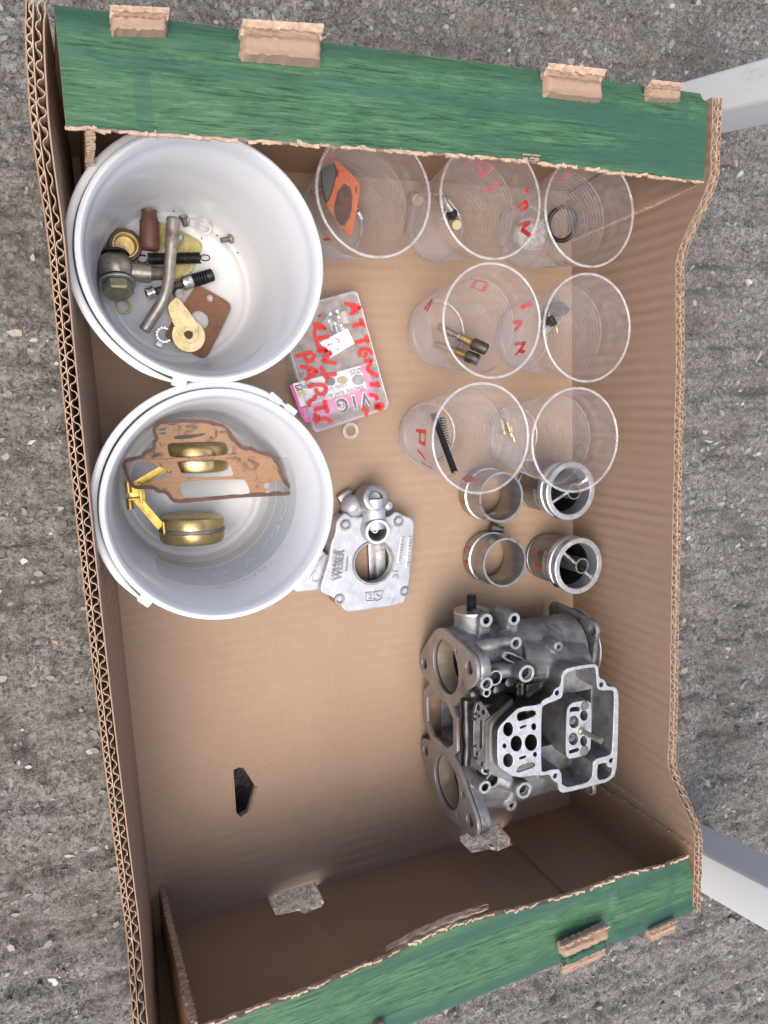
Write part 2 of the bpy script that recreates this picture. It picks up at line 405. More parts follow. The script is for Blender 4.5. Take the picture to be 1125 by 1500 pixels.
def mat_stone():
    a = NT('ground_chippings'); g = a.n('NewGeometry')
    col = a.ramp(g.outputs['Random Per Island'], (0., (.10, .095, .09)), (.30, (.21, .20, .185)), (.55, (.28, .268, .25)), (.90, (.36, .35, .335)), (.985, (.52, .52, .51)), (1., (.36, .25, .17)))
    col = a.mix(a.ramp(a.noise(500, 5, .7), (.4, 0.), (.75, .5)), col, (.16, .15, .14))
    a.set(Base_Color=col, Roughness=.75); a.bump(a.noise(900, 4), .4, .0005); return a.m
M_STONE = mat_stone()

# ------------------------------------------------------------------ ground
GZ = -0.0075
def value_noise(nx, ny, sx, sy, seed):
    r = np.random.default_rng(seed); gx, gy = int(np.ceil(sx)) + 3, int(np.ceil(sy)) + 3
    g = r.random((gx, gy)); X = np.linspace(0, sx, nx); Y = np.linspace(0, sy, ny)
    i = X.astype(int); j = Y.astype(int); fx = X - i; fy = Y - j
    fx = fx * fx * (3 - 2 * fx); fy = fy * fy * (3 - 2 * fy)
    a = g[i][:, j]; b = g[i + 1][:, j]; c = g[i][:, j + 1]; d = g[i + 1][:, j + 1]
    FX = fx[:, None]; FY = fy[None]
    return (a * (1 - FX) + b * FX) * (1 - FY) + (c * (1 - FX) + d * FX) * FY
def build_ground():
    x0, x1, y0, y1, st = -.14, .78, -.42, .84, .0018
    nx, ny = int((x1 - x0) / st), int((y1 - y0) / st)
    h = np.zeros((nx, ny))
    for k, (wl, am) in enumerate([(.16, .005), (.06, .0060), (.026, .0058), (.011, .0046), (.005, .0030)]):
        h += am * (value_noise(nx, ny, (x1 - x0) / wl, (y1 - y0) / wl, 11 + k) - .5)
    for k, (wx, wy, am) in enumerate([(.11, .024, .0085), (.05, .012, .0050), (.022, .006, .0026)]):      # rough raked ridges
        r_ = value_noise(nx, ny, (x1 - x0) / wx, (y1 - y0) / wy, 31 + k); h += am * (np.abs(r_ - .5) * 2 - .45)
    h = np.where(h < 0, h * 1.25, h * .8)
    dx = np.linspace(x0, x1, nx); dy = np.linspace(y0, y1, ny)
    pit = at(752, 57, GZ); hol = at(358, 1160, GZ); h -= .12 * np.exp(-(((dx[:, None] - hol.x) / .022) ** 2 + ((dy[None] - hol.y) / .034) ** 2) ** 3); h -= .012 * np.exp(-(((dx[:, None] - pit.x) / .0045) ** 2 + ((dy[None] - pit.y) / .0065) ** 2) ** 2)  # deep pit under the box's floor hole is added to darken that hole
    cx = np.array([-12, -4, -1.5, -.6, -.3]); ex = np.array([.95, 1.3, 2.2, 5, 12])
    cy = np.array([-12, -4, -1.8, -1, -.6]); ey = np.array([1., 1.4, 2.4, 5, 12])
    X = np.concatenate([cx, dx, ex]); Y = np.concatenate([cy, dy, ey])
    H = np.zeros((len(X), len(Y))); H[5:5 + nx, 5:5 + ny] = h
    # flatten under the box so that its bottom rests on the ground
    XX, YY = np.meshgrid(X, Y, indexing='ij')
    ins = np.clip(np.minimum.reduce([XX + .02, .405 - XX, YY + .02, .585 - YY]) / .02, 0, 1)
    H = H * (1 - .75 * ins) - .0012 * ins
    V = np.stack([XX, YY, H + GZ], -1).reshape(-1, 3)
    n, m = len(X), len(Y); idx = np.arange(n * m).reshape(n, m)
    Q = np.stack([idx[:-1, :-1], idx[1:, :-1], idx[1:, 1:], idx[:-1, 1:]], -1).reshape(-1, 4)
    me = bpy.data.meshes.new('ground'); me.vertices.add(len(V)); me.vertices.foreach_set('co', V.ravel().astype(np.float32))
    me.loops.add(Q.size); me.loops.foreach_set('vertex_index', Q.ravel().astype(np.int32))
    me.polygons.add(len(Q)); me.polygons.foreach_set('loop_start', (np.arange(len(Q)) * 4).astype(np.int32))
    me.update(calc_edges=True); me.shade_smooth(); me.materials.append(M_GROUND)
    o = bpy.data.objects.new('ground', me); COL.objects.link(o); o['kind'] = 'structure'
    return lambda x, y: float(h[min(max(int((x - x0) / st), 0), nx - 1), min(max(int((y - y0) / st), 0), ny - 1)]) + GZ
gh = build_ground()
def build_chippings():
    V, F = [], []; n = 0
    for i in range(22000):
        x = random.uniform(-.13, .77); y = random.uniform(-.41, .83)
        if -.02 < x < .40 and -.015 < y < .585 and not (.24 < x < .32 and y < .02): continue
        s = .0006 + .0042 * random.random() ** 6.5; a = random.random() * math.pi
        sx, sy = s * random.uniform(.8, 1.5), s * random.uniform(.5, .9); k = random.randint(5, 7)
        z = gh(x, y) + random.uniform(-.0004, .0003); hz = s * random.uniform(.1, .35)
        tx, ty = random.uniform(-.25, .25), random.uniform(-.25, .25)
        base = []; top = []
        for j in range(k):
            t = 2 * math.pi * (j + random.uniform(-.3, .3)) / k; r = random.uniform(.8, 1.1)
            px, py = sx * r * math.cos(t), sy * r * math.sin(t); qx, qy = px * math.cos(a) - py * math.sin(a), px * math.sin(a) + py * math.cos(a)
            base.append((x + qx, y + qy, z - .002)); f = random.uniform(.72, .86)
            top.append((x + qx * f, y + qy * f, z + hz + tx * qx + ty * qy))
        V += base + top
        F += [tuple(n + k + j for j in range(k))] + [(n + j, n + (j + 1) % k, n + k + (j + 1) % k, n + k + j) for j in range(k)]
        n += 2 * k
    me = bpy.data.meshes.new('gravel'); me.from_pydata(V, [], F); me.materials.append(M_STONE)
    o = bpy.data.objects.new('gravel', me); COL.objects.link(o); o['kind'] = 'stuff'
    tag(o, 'pale and dark stone chippings set in the rough grey ground', 'gravel')
build_chippings()
# ------------------------------------------------------------------ cardboard box
BW, BL, ZT = .385, .555, .150
def sstep(a, b, x):
    t = min(max((x - a) / (b - a), 0), 1); return t * t * (3 - 2 * t)
def rim_top(y):
    return .121 + (.153 - .121) * max(1 - sstep(.052, .105, y), sstep(.475, .532, y)) + .0006 * noise.noise((y * 90, 3, 1))
box = thing('cardboard_box', 'open brown cardboard fruit tray with green printed ends holding the carburettor parts', 'box', (BW / 2, BL / 2, GZ))
def left_x(y, z):
    return -(z / .125) * (.0078 + .0062 * math.sqrt(max(0, math.sin(math.pi * min(max(y / .57, 0), 1)))))
def right_x(y, z):
    return BW - .0055 * (z / .15) ** 2 * max(0, math.cos(2 * math.pi * y / BL)) - .0015 * math.sin(math.pi * y / BL) * z / .12
def ribbon_wall(xin, s, path, t, rows, zb=-.006, ragged=0.):
    """upright paper sheet: path of (y, outward offset)"""
    mb = MB(); n = len(path)
    P = []
    for i, (y, o) in enumerate(path):
        a, b = path[max(i - 1, 0)], path[min(i + 1, n - 1)]; dy, do = b[0] - a[0], b[1] - a[1]; L = math.hypot(dy, do) or 1
        ny, no = -do / L * t / 2, dy / L * t / 2
        zt = rim_top(y) + (ragged * noise.noise((y * 400, o * 900, s * 5.)) if ragged else 0)
        for k in range(rows):
            z = zb + (zt - zb) * k / (rows - 1)
            for q in (-1, 1):
                yy = y + q * ny; oo = o + q * no; P.append((xin(yy, max(z, 0)) + s * oo, yy, z))
    F = []
    R2 = rows * 2
    for i in range(n - 1):
        for k in range(rows - 1):
            for q in (0, 1):
                a = i * R2 + k * 2 + q; F.append((a, a + R2, a + R2 + 2, a + 2))
        a = i * R2 + (rows - 1) * 2; F.append((a, a + R2, a + R2 + 1, a + 1))
    for i in (0, n - 1):
        for k in range(rows - 1):
            a = i * R2 + k * 2; F.append((a, a + 1, a + 3, a + 2))
    return mb.add(P, F)
Y0, Y1 = -.006, .574
def lin(o, n): return [(Y0 + (Y1 - Y0) * i / n, o) for i in range(n + 1)]
def wav(c, amp, per, ph=0., jit=.12):
    out = []; n = int((Y1 - Y0) / per * 18); phs = ph
    for i in range(n + 1):
        y = Y0 + (Y1 - Y0) * i / n
        a = amp * (1 - .75 * max(0, noise.noise((y * 22, c * 999, 0))) - .2 * abs(noise.noise((y * 90, c * 99, 0)))); p = 2 * math.pi * (y / per + .25 * noise.noise((y * 25, c * 777, 2))) + ph
        v = math.sin(p); v = math.copysign(abs(v) ** .6, v)
        out.append((y, c + a * v))
    return out
for s, xin in ((-1, left_x), (1, lambda y, z: right_x(y, z))):
    sp = ribbon_wall(xin, s, lin(.00035, 150), .0007, 9, ragged=.0004).build('side_panel', M_CARDW, box, 60)
    ribbon_wall(xin, s, wav(.0026, .0016, .0078), .00042, 2, ragged=.0016).build('flute_sheet', M_EDGE, sp, 50)
    ribbon_wall(xin, s, lin(.0048, 90), .0005, 5, ragged=.001).build('middle_liner', M_EDGE, sp, 60)
    ribbon_wall(xin, s, wav(.0062, .0010, .0060, 1.), .0005, 2, ragged=.0016).build('flute_sheet', M_EDGE, sp, 50)
    ribbon_wall(xin, s, lin(.0076, 90), .0006, 5, ragged=.0009).build('outer_liner', M_CARDD, sp, 60)
# floor with cut-outs
hexh = [tuple(at(*p, 0)[:2]) for p in [(342, 1128), (350, 1124), (357, 1125), (374, 1152), (363, 1190), (352, 1197), (346, 1190)]]
fo = [(-.004, -.002), (.0885, -.002), (.0885, .004), (.128, .0045), (.128, -.002), (.262, -.002), (.262, .0055), (.305, .007), (.3055, -.002), (BW + .002, -.002), (BW + .002, BL + .004), (-.004, BL + .004)]
plate('floor_panel', fo, [hexh], -.0055, .0055, M_CARD, box)
# raised cut flap beside the hexagonal hole
mb = MB(); e = [at(*p, .0) for p in [(374, 1152), (363, 1190)]]
mb.add([e[0] + Vector((0, 0, -.001)), e[1] + Vector((0, 0, -.001)), e[1] + Vector((.0015, 0, .002)), e[0] + Vector((.0012, 0, .0022)), e[1] + Vector((.0024, 0, -.001)), e[0] + Vector((.0024, 0, -.001))], [(0, 1, 2, 3), (3, 2, 4, 5), (0, 3, 5), (1, 4, 2)]).build('cut_edge', M_EDGE, box)
# end panels, inner face towards the inside, leaning a little outwards
def end_panel(yb, s, lean, notches):
    o = [(-.010, -.0055)]
    for a, b, h in notches: o += [(a, -.0055), (a + .001, h * .7), (a + .018, h * .8), (a + .022, h), (b - .004, h * .93), (b, h * .75), (b, -.0055)]
    o += [(BW + .001, -.0055), (BW - .004, ZT - .004), (-.006, ZT - .004)]
    M = Matrix(((1, 0, 0, 0), (0, s * lean / ZT, s, yb), (0, 1, 0, 0), (0, 0, 0, 1)))
    return plate('end_panel', o, [], 0, .003, M_CARDD, box, M=M)
end_panel(0, -1, .0015, [(.0876, .128, .027), (.262, .305, .026)])
end_panel(BL, 1, .0155, [])
# overlapping inner flaps of the near end (right one stands proud, left one has a slanting edge)
for poly, off in (([(.3075, .010), (.312, .0), (.381, 0), (.381, .146), (.303, .146), (.301, .02)], .0006), ([(.004, .0), (.0865, .0), (.0865, .022), (.110, .032), (.152, .146), (.004, .146)], .0006)):
    M = Matrix(((1, 0, 0, 0), (0, -.004 / ZT, 1, off), (0, 1, 0, 0), (0, 0, 0, 1)))
    plate('inner_flap', poly, [], 0, .0032, M_CARDD, box, M=M)
# corner flaps: folded from the ends along the side walls
def corner_flap(x, s, y0, y1, lean, tilt, slant, mat=M_CARDW):
    """panel in the y-z plane at x; tilt opens it away from the wall"""
    R = []; n = 10
    mb = MB()
    for t in (0, .0045):
        g = []
        for i in range(n + 1):
            z = ZT * .985 * i / n
            row = []
            for j in range(9):
                f = j / 8; yy = (y0 + lean * z / ZT) + (y1 + slant * z / ZT - y0 - lean * z / ZT) * f
                row.append((x + s * (-t + .0) - s * tilt * f * (.35 + .65 * z / ZT) + .0006 * noise.noise((yy * 60, z * 40, x)), yy, z + .0005))
            g.append(row)
        R.append(g)
    mb.grid(R[0]); mb.grid(R[1])
    a, b = R
    for i in range(n):
        mb.add([a[i][8], a[i + 1][8], b[i + 1][8], b[i][8]], [(0, 1, 2, 3)])
    for j in range(8):
        mb.add([a[n][j], a[n][j + 1], b[n][j + 1], b[n][j]], [(0, 1, 2, 3)])
    f = mb.build('corner_flap', mat, box, 50)
    # ragged open flutes along the cut edge
    q = MB()
    for i in range(120):
        z = ZT * .985 * (i + random.random()) / 120
        fz = z / (ZT * .985) * n; k = min(int(fz), n - 1); u = fz - k
        p0 = Vector(a[k][8]).lerp(Vector(a[k + 1][8]), u); p1 = Vector(b[k][8]).lerp(Vector(b[k + 1][8]), u)
        dy = math.copysign(1, y1 - y0)
        m_ = p0.lerp(p1, .5); w_ = (p1 - p0).length
        q.box(m_ + Vector((s * .0 + (i % 2 - .5) * w_ * .3, dy * .0002, 0)), (w_ * random.uniform(.3, .8), .0006 + .0010 * random.random(), .0010 + .0012 * random.random()))
    q.build('flute_edge', M_EDGE, f, 20)
corner_flap(BW - .0006, 1, .003, .040, -.004, .0005, .010, M_CARDD)
corner_flap(BW - .0006, 1, BL - .003, .515, .016, .0005, .0095)
corner_flap(.0045, -1, .003, .037, -.004, .004, .012, M_CARDD)
corner_flap(.0045, -1, BL - .003, .508, .018, -.003, .016, M_CARDD)
# green ledges folded inwards from the ends
def ledge(outer, inner, torn, seed, sag):
    """outer / inner: functions x->y of the two long edges, between x0 and x1 at height ZT"""
    x0o, x1o, x0i, x1i = torn; n, m = 150, 14; top = []; bot = []
    for i in range(n + 1):
        f = i / n; rt = []; rb = []
        for j in range(m + 1):
            g = j / m
            xo = x0o + (x1o - x0o) * f; xi_ = x0i + (x1i - x0i) * f; x = xo + (xi_ - xo) * g
            yo = outer(f); yi = inner(f) + .0011 * noise.noise((f * 60, seed, 0)) + .0006 * noise.noise((f * 220, seed, 4)); y = yo + (yi - yo) * g
            z = ZT + .0016 * noise.noise((x * 14, y * 30, seed)) + .0007 * noise.noise((x * 50, y * 60, seed + 3)) + sag(f, g)
            if g == 0: z -= .0018
            rt.append((x, y, z + .0022)); rb.append((x, y, z - .0022))
        top.append(rt); bot.append(rb)
    mb = MB(); mb.grid(top); nf = len(mb.f); mb.grid(bot)
    per = [(i, 0) for i in range(n)] + [(n, j) for j in range(m)] + [(i, m) for i in range(n, 0, -1)] + [(0, j) for j in range(m, 0, -1)]
    for k in range(len(per)):
        a, b = per[k], per[(k + 1) % len(per)]
        mb.add([top[a[0]][a[1]], top[b[0]][b[1]], bot[b[0]][b[1]], bot[a[0]][a[1]]], [(0, 1, 2, 3)])
    me = mb.mesh('top_ledge'); o = link(me, 'top_ledge', M_GREEN, box, 50, recalc=False)
    me.materials.append(M_EDGE); me.materials.append(M_CARDD)
    for i, p in enumerate(me.polygons): p.material_index = 0 if (i < nf or 2 * nf <= i < 2 * nf + n) else (2 if i < 2 * nf else 1)
    o['label'] = 'green printed ledge with torn cardboard tabs'
    # ragged torn paper along the inner edge
    q = MB()
    for i in range(n):
        if noise.noise((i * .21, seed, 9)) > -.15:
            p = Vector(top[i][m]).lerp(Vector(top[i + 1][m]), random.random()); sg = math.copysign(1, inner(.5) - outer(.5))
            q.box(p + Vector((0, sg * .0004, -.0005 - .0015 * random.random())), (.003 + .003 * random.random(), .0012 + .0014 * random.random(), .0007 + .0008 * random.random()), Matrix.Rotation(random.uniform(-.2, .2), 3, 'Z') @ Matrix.Rotation(random.uniform(-.3, .3), 3, 'Y'))
    q.build('torn_edge', M_EDGE, o, 20)
    return o
lt = ledge(lambda f: .5765 + .0015 * f, lambda f: .5235 + .0025 * math.sin(3 * f) - .0005 * f, (-.006, .3755, -.0065, .3745), 2,
           lambda f, g: .0035 * max(0, g - .55) * math.exp(-((f - .62) / .10) ** 2) * 2 - .004 * (g < .08))
lb = ledge(lambda f: -.006 + .002 * f, lambda f: .046 + .0055 * math.sin(math.pi * (f * 1.1 + .02)) + .0022 * math.sin(f * 17) * (.3 < f < .95) - .002 * f, (-.006, .3825, .004, .3745), 8,
           lambda f, g: .003 * g * math.sin(f * 9) + .002 * math.sin(g * 9 + f * 2) * (f > .8))
# torn locking tabs pushed up through the ledges
def tab(quad, z, h, parent, seed, green=False, roll=0.):
    P = [at(*q, z) for q in quad]; n, m = 26, 12; g = []
    for i in range(n + 1):
        row = []
        for j in range(m + 1):
            a, b = i / n, j / m; p = P[0].lerp(P[1], a).lerp(P[3].lerp(P[2], a), b)
            e = min(1, 16 * min(a, 1 - a), 12 * min(b, 1 - b))
            zz = z + h * (e ** .4) * (.62 + .38 * sstep(.28, .40, b) - .12 * b + .10 * sstep(.8, .86, b)) + .0007 * noise.noise((p.x * 50, p.y * 500, seed)) + .0004 * noise.noise((p.x * 420, p.y * 700, seed))
            row.append((p.x + .0012 * noise.noise((b * 9, a * 9, seed)), p.y + .0012 * noise.noise((a * 14, b * 9, seed + 1)), zz))
        g.append(row)
    o = MB().grid(g).build('locking_tab', M_CARDW if not green else M_GREEN, parent, 60)
    if not green:   # torn plies along the upper edge
        for k in range(2):
            q = MB(); gg = []
            for i in range(41):
                a = i / 40; p = P[0].lerp(P[1], a); d = P[3].lerp(P[2], a) - p
                w0, w1 = -.02 - .05 * k, .16 + .12 * (1 - k) + .10 * noise.noise((a * 9, seed, k)) + .06 * noise.noise((a * 31, seed, k + 3))
                gg.append([p + d * (w0 + (w1 - w0) * j / 4) + Vector((0, 0, h * (.55 + .25 * k) + .0012 * k + .0010 * math.sin(j * 1.3 + k) + .0006 * noise.noise((a * 17, j, seed + k)))) for j in range(5)])
            q.grid(gg).build('torn_ply', M_EDGE, o, 60)
    return o
tab([(160, 20), (246, 24), (244, 56), (162, 53)], ZT + .001, .006, lt, 1)
tab([(350, 43), (467, 50), (468, 101), (349, 92)], ZT + .001, .008, lt, 2)
tab([(792, 103), (876, 112), (875, 154), (790, 145)], ZT + .001, .007, lt, 3)
tab([(944, 124), (992, 129), (991, 152), (943, 149)], ZT + .001, .005, lt, 4)
tab([(760, 229), (786, 231), (788, 238), (756, 237)], ZT + .002, .003, lt, 9)
tab([(816, 1380), (885, 1349), (888, 1366), (819, 1397)], ZT + .007, .006, lb, 5)
tab([(822, 1398), (884, 1368), (887, 1384), (824, 1411)], ZT + .0035, .0035, lb, 6, True)
tab([(823, 1412), (886, 1385), (887, 1398), (824, 1428)], ZT + .001, .001, lb, 15)
tab([(945, 1358), (984, 1341), (985, 1356), (946, 1374)], ZT + .002, .006, lb, 7)
tab([(545, 1497), (560, 1491), (562, 1503), (547, 1509)], ZT + .002, .005, lb, 11)
# ripped strip hanging under the inner edge of the near ledge
q = MB()
for k in range(3):
    pth = []
    for i in range(30):
        f = i / 29; p = at(565 + 150 * f, 1393 - 62 * f - 4 * math.sin(f * 3.1) - k * 3, ZT - .004 - .0015 * k); pth.append(p + Vector((0, .001 * noise.noise((f * 12, k, 1)), .0015 * noise.noise((f * 9, k, 2)))))
    q.tube(pth, [.0004 + .0013 * math.sin(math.pi * i / 29) for i in range(30)], 6)
q.build('torn_strip', M_EDGE, lb, 40)
# ------------------------------------------------------------------ trestle legs beside the box
def leg(label, cx, cy, wx, wy, lean, H=.62):
    r = thing('trestle_leg', label, 'table leg', (cx, cy, GZ), 'metal trestle legs behind the box')
    b = MB(); n = 12
    pts = []
    rr = .004
    prof = []
    for (sx, sy, a0) in ((1, 1, 0), (-1, 1, 90), (-1, -1, 180), (1, -1, 270)):
        for k in range(4):
            a = math.radians(a0 + 30 * k); prof.append((sx * (wx / 2 - rr) + rr * math.cos(a), sy * (wy / 2 - rr) + rr * math.sin(a)))
    g = []
    for i in range(n + 1):
        z = -.003 + (H + .003) * i / n; g.append([(cx + p[0], cy + lean * z + p[1], z + GZ) for p in prof + prof[:1]])
    b.grid(g); k = len(prof)
    b.add([g[n][i] for i in range(k)], [tuple(range(k))])
    b.build('tube', M_LEG, r, 30)
    return r
leg('galvanised metal trestle leg rising beyond the dark green corner, upper of the two', .468 + .036, .622 + .006, .074, .030, -.165)
leg('white metal trestle leg with dark brown shaded side beside the lower green corner', .488 + .023, -.055 - .0215, .046, .043, .158)

# ------------------------------------------------------------------ buckets
def bucket(label, c, rim_c, handle_side, seed):
    """1 litre bucket; c base centre, rim_c rim centre"""
    c = Vector((*c, 0)); H = .115; r = thing('plastic_bucket', label, 'bucket', (c.x, c.y, .0), 'white plastic buckets')
    ax = Vector((rim_c[0] - c.x, rim_c[1] - c.y, H)).normalized()
    prof = [(.0001, .0012), (.020, .0012), (.0405, .0012), (.0415, .0020), (.0455, .0020), (.0465, .0012), (.0495, .0014), (.0512, .0035), (.0535, .028), (.0572, .066), (.0605, .0985), (.0610, .0995), (.0618, .1060), (.0628, .1125), (.0638, .1142), (.0652, .1146), (.0664, .1138), (.0668, .1122), (.0664, .1108), (.0650, .1104), (.0644, .1050), (.0652, .1040), (.0652, .1020), (.0640, .1016), (.0625, .0990), (.0590, .066), (.0553, .028), (.0528, .0022), (.0515, .0004), (.0480, 0.0), (.020, .0), (.0001, .0)]
    MB().lathe(prof, c, ax, 96).build('shell', M_BUCKET, r, 40)
    # bail handle: a white band folded down round one side below the rim, hinged on two lugs
    a0 = math.radians(handle_side); P = []
    q = ax.to_track_quat('Z', 'Y').to_matrix(); 
    base = c + ax * .109
    for i in range(49):
        t = math.radians(-86 + 172 * i / 48); d = .0018 + .0010 * math.cos(t * .94)
        P.append(base + Vector((math.cos(a0 + t), math.sin(a0 + t), 0)) * (.0668 + d) + Vector((0, 0, .0022 - .0035 * max(0, math.cos(t)))))
    hb = MB(); g = []
    for i, p in enumerate(P):
        t = (P[min(i + 1, 48)] - P[max(i - 1, 0)]).normalized(); o = t.cross(Vector((0, 0, 1))).normalized(); w_ = .0021 * min(1, .35 + min(i, 48 - i) * .16)
        g.append([p + o * w_ * math.cos(a) + Vector((0, 0, .0013 * math.sin(a))) for a in [2 * math.pi * k / 10 for k in range(11)]])
    hb.grid(g); h = hb.build('handle', M_BUCKET, r, 50)
    for e in (-1, 1):
        t = a0 + e * math.radians(88); d = Vector((math.cos(t), math.sin(t), 0)); p = base + d * .0665
        R_ = Matrix.Rotation(t, 3, 'Z')
        MB().box(p + d * .0018 + Vector((0, 0, .000)), (.0050, .008, .0055), R_).build('handle_lug', M_BUCKET, r, 30, bevel=.001)
    MB().box(P[2] + Vector((0, 0, -.001)), (.005, .009, .004), Matrix.Rotation(a0 - 1.6, 3, 'Z')).build('handle_grip', M_BUCKET, h, 30, bevel=.0012)
    return r, c, ax
b1 = bucket('white plastic bucket holding the brown bush, bent pipe and spring', (.0585, .4742), (.0590, .4740), 165, 1)
b2 = bucket('white plastic bucket holding the brass floats and brown gasket', (.0570, .3375), (.0570, .3378), 138, 2)
# faded print showing through the wall of the second bucket
def wall_pt(b, th, z, off=-.0004):
    _, c, ax = b
    r_ = .0512 + (.0605 - .0512) * (z - .0035) / (.0985 - .0035) + off
    return c + ax * z + Vector((math.cos(th), math.sin(th), 0)) * r_
M_PRINT = NT('print_showing_through').set(Base_Color=(.40, .52, .56), Roughness=.3); M_PRINT.b.inputs['Alpha'].default_value = .24; M_PRINT = M_PRINT.m
M_PRINT2 = NT('pale_lettering').set(Base_Color=(.80, .82, .85), Roughness=.3); M_PRINT2.b.inputs['Alpha'].default_value = .6; M_PRINT2 = M_PRINT2.m
M_PRINT3 = NT('beige_print').set(Base_Color=(.58, .53, .49), Roughness=.3); M_PRINT3.b.inputs['Alpha'].default_value = .22; M_PRINT3 = M_PRINT3.m
rr = math.radians
lab = MB().grid([[wall_pt(b2, rr(-128 + 150 * i / 60), z) for z in (.030, .040, .050, .060, .066)] for i in range(61)]).build('printed_label', M_PRINT, b2[0], 60)
MB().grid([[wall_pt(b2, rr(-126 + 140 * i / 60), z) for z in (.0145, .020, .0265)] for i in range(61)]).build('printed_label', M_PRINT3, b2[0], 60)
def wall_text(b, body, th0, th1, z0, hgt, mat, parent):
    m = text_mesh(body, extrude=0, bold=.012); xs = [v.co.x for v in m.vertices]; x0, x1 = min(xs), max(xs)
    bm = bmesh.new(); bm.from_mesh(m); bmesh.ops.subdivide_edges(bm, edges=[e for e in bm.edges if e.calc_length() > .15], cuts=2); bmesh.ops.triangulate(bm, faces=bm.faces); bm.to_mesh(m); bm.free()
    for v in m.vertices:
        f = (v.co.x - x0) / (x1 - x0); v.co = wall_pt(b, th0 + (th1 - th0) * f, z0 + v.co.y * hgt, -.0009)
    return link(m, 'lettering', mat, parent, 60, recalc=False)
wall_text(b2, 'barYsaco', rr(-112), rr(5), .044, .017, M_PRINT2, lab)
wall_text(b2, 'torial', rr(-92), rr(-52), .071, .009, M_PRINT, lab)

# ------------------------------------------------------------------ loose parts in the first bucket
A = crop(120, 270, 4.6875)
def pa(a, b, z): return at(*A(a, b), z)
def xy(L, z, C=A): return [tuple(at(*C(*p), z)[:2]) for p in L]
BZ = .0022
# plated bracket
pl = tag(plate('bracket_plate', smooth_poly(xy([(535, 262), (590, 275), (665, 318), (800, 388), (828, 425), (800, 500), (755, 610), (640, 665), (520, 640), (480, 560), (505, 440)], BZ)), [circle(*pa(672, 368, BZ)[:2], .0022)], BZ, .002, M_ZYEL, bevel=.0003), 'worn yellow-green plated bracket lying under the dark spring', 'bracket')
# brown bush
p0, p1 = pa(466, 452, .012), pa(462, 178, .013); L = (p1 - p0).length; r0 = .0062
r = thing('insulating_bush', 'dark brown turned bush with a narrower neck in the bucket', 'bush', pa(466, 320, BZ))
MB().lathe([(.0001, 0), (r0 * .82, 0), (r0, .0012), (r0 * 1.02, L * .3), (r0, L * .68), (r0 * .99, L * .71), (r0 * .93, L * .72), (r0 * .90, L * .76), (r0 * .74, L * .93), (r0 * .80, L * .96), (r0 * .80, L), (r0 * .45, L), (r0 * .42, L * .9), (.0001, L * .9)], p0, p1 - p0, 36).build('body', M_BROWN, r, 30)
MB().ring(p1 - (p1 - p0) * .3, r0 * .98, r0 * 1.03, .0005, p1 - p0, 36).build('groove_ring', M_GASKE, r, 30)
# round cap with brass insert
c = pa(290, 432, BZ)
r = thing('cap_nut', 'dark brown round cap with brass bowl inside, beside the brown bush', 'cap nut', c)
MB().lathe([(.0072, 0.0005), (.0104, 0), (.0108, .0014), (.0108, .0072), (.0100, .0085), (.0086, .0085), (.0082, .0078), (.0078, .004)], c, (0.03, -.02, 1), 12).build('body', plain('dark_brown_nut', (.10, .045, .035), .4, .3, 120, .4), r, 25)
MB().lathe([(.0083, .0080), (.0080, .0088), (.0072, .0088), (.0068, .006), (.0062, .0035), (.0061, .0032), (.0001, .0030)], c, (0.03, -.02, 1), 36).build('brass_insert', M_BRASS, r, 30)
# banjo union
M_OLD2 = metal('greenish_tarnish', (.30, .28, .17), (.44, .41, .28), .42, .7, 160, .3, (.12, .07, .05), .54)
r = thing('banjo_union', 'tarnished round banjo union with hex bolt and side pipe', 'pipe union', pa(230, 640, BZ))
bc = pa(235, 590, .0125)
MB().lathe([(.0001, -.0108), (.0062, -.0104), (.0095, -.0078), (.0112, -.003), (.0112, .003), (.0095, .0078), (.0062, .0104), (.0001, .0108)], bc, (.06, .80, .45), 36).build('body', M_OLD, r, 40)
d = Vector((-.03, -.85, .42)).normalized()
MB().ring(bc + d * .0078, .004, .0106, .0015, d, 36, .0003).build('sealing_washer', M_RUBBER, r, 30)
MB().ring(bc + d * .0094, .004, .0112, .0016, d, 36, .0003).build('sealing_washer', M_ZINC, r, 30)
MB().lathe([(.0001, 0), (.0092, 0), (.0097, .0009), (.0097, .0058), (.0085, .0068), (.0001, .0068)], bc + d * .0112, d, 6).build('hex_bolt', M_OLD2, r, 15)
p0, p1, p2 = pa(340, 600, .0125), pa(470, 612, .0125), pa(595, 610, .012)
MB().cyl(bc, p1, .0066, .0060, 32).build('side_boss', M_OLD, r, 40)
MB().cyl(p1, p2, .0047, .0038, 28).build('pipe_stub', metal('dark_tarnish', (.12, .10, .085), (.25, .22, .19), .4, .8, 160, .3, (.05, .03, .02), .55), r, 40)
MB().ring(bc - d * .0112, .005, .0095, .0016, d, 36, .0003).build('sealing_washer', M_RUBBER, r, 30)
# open ring under the union
c = pa(285, 838, BZ)
tag(MB().ring(c, .0038, .0052, .0013, seg=36, b=.0003).build('spring_ring', M_ZYEL), 'thin yellowish ring poking from below the banjo bolt', 'ring')
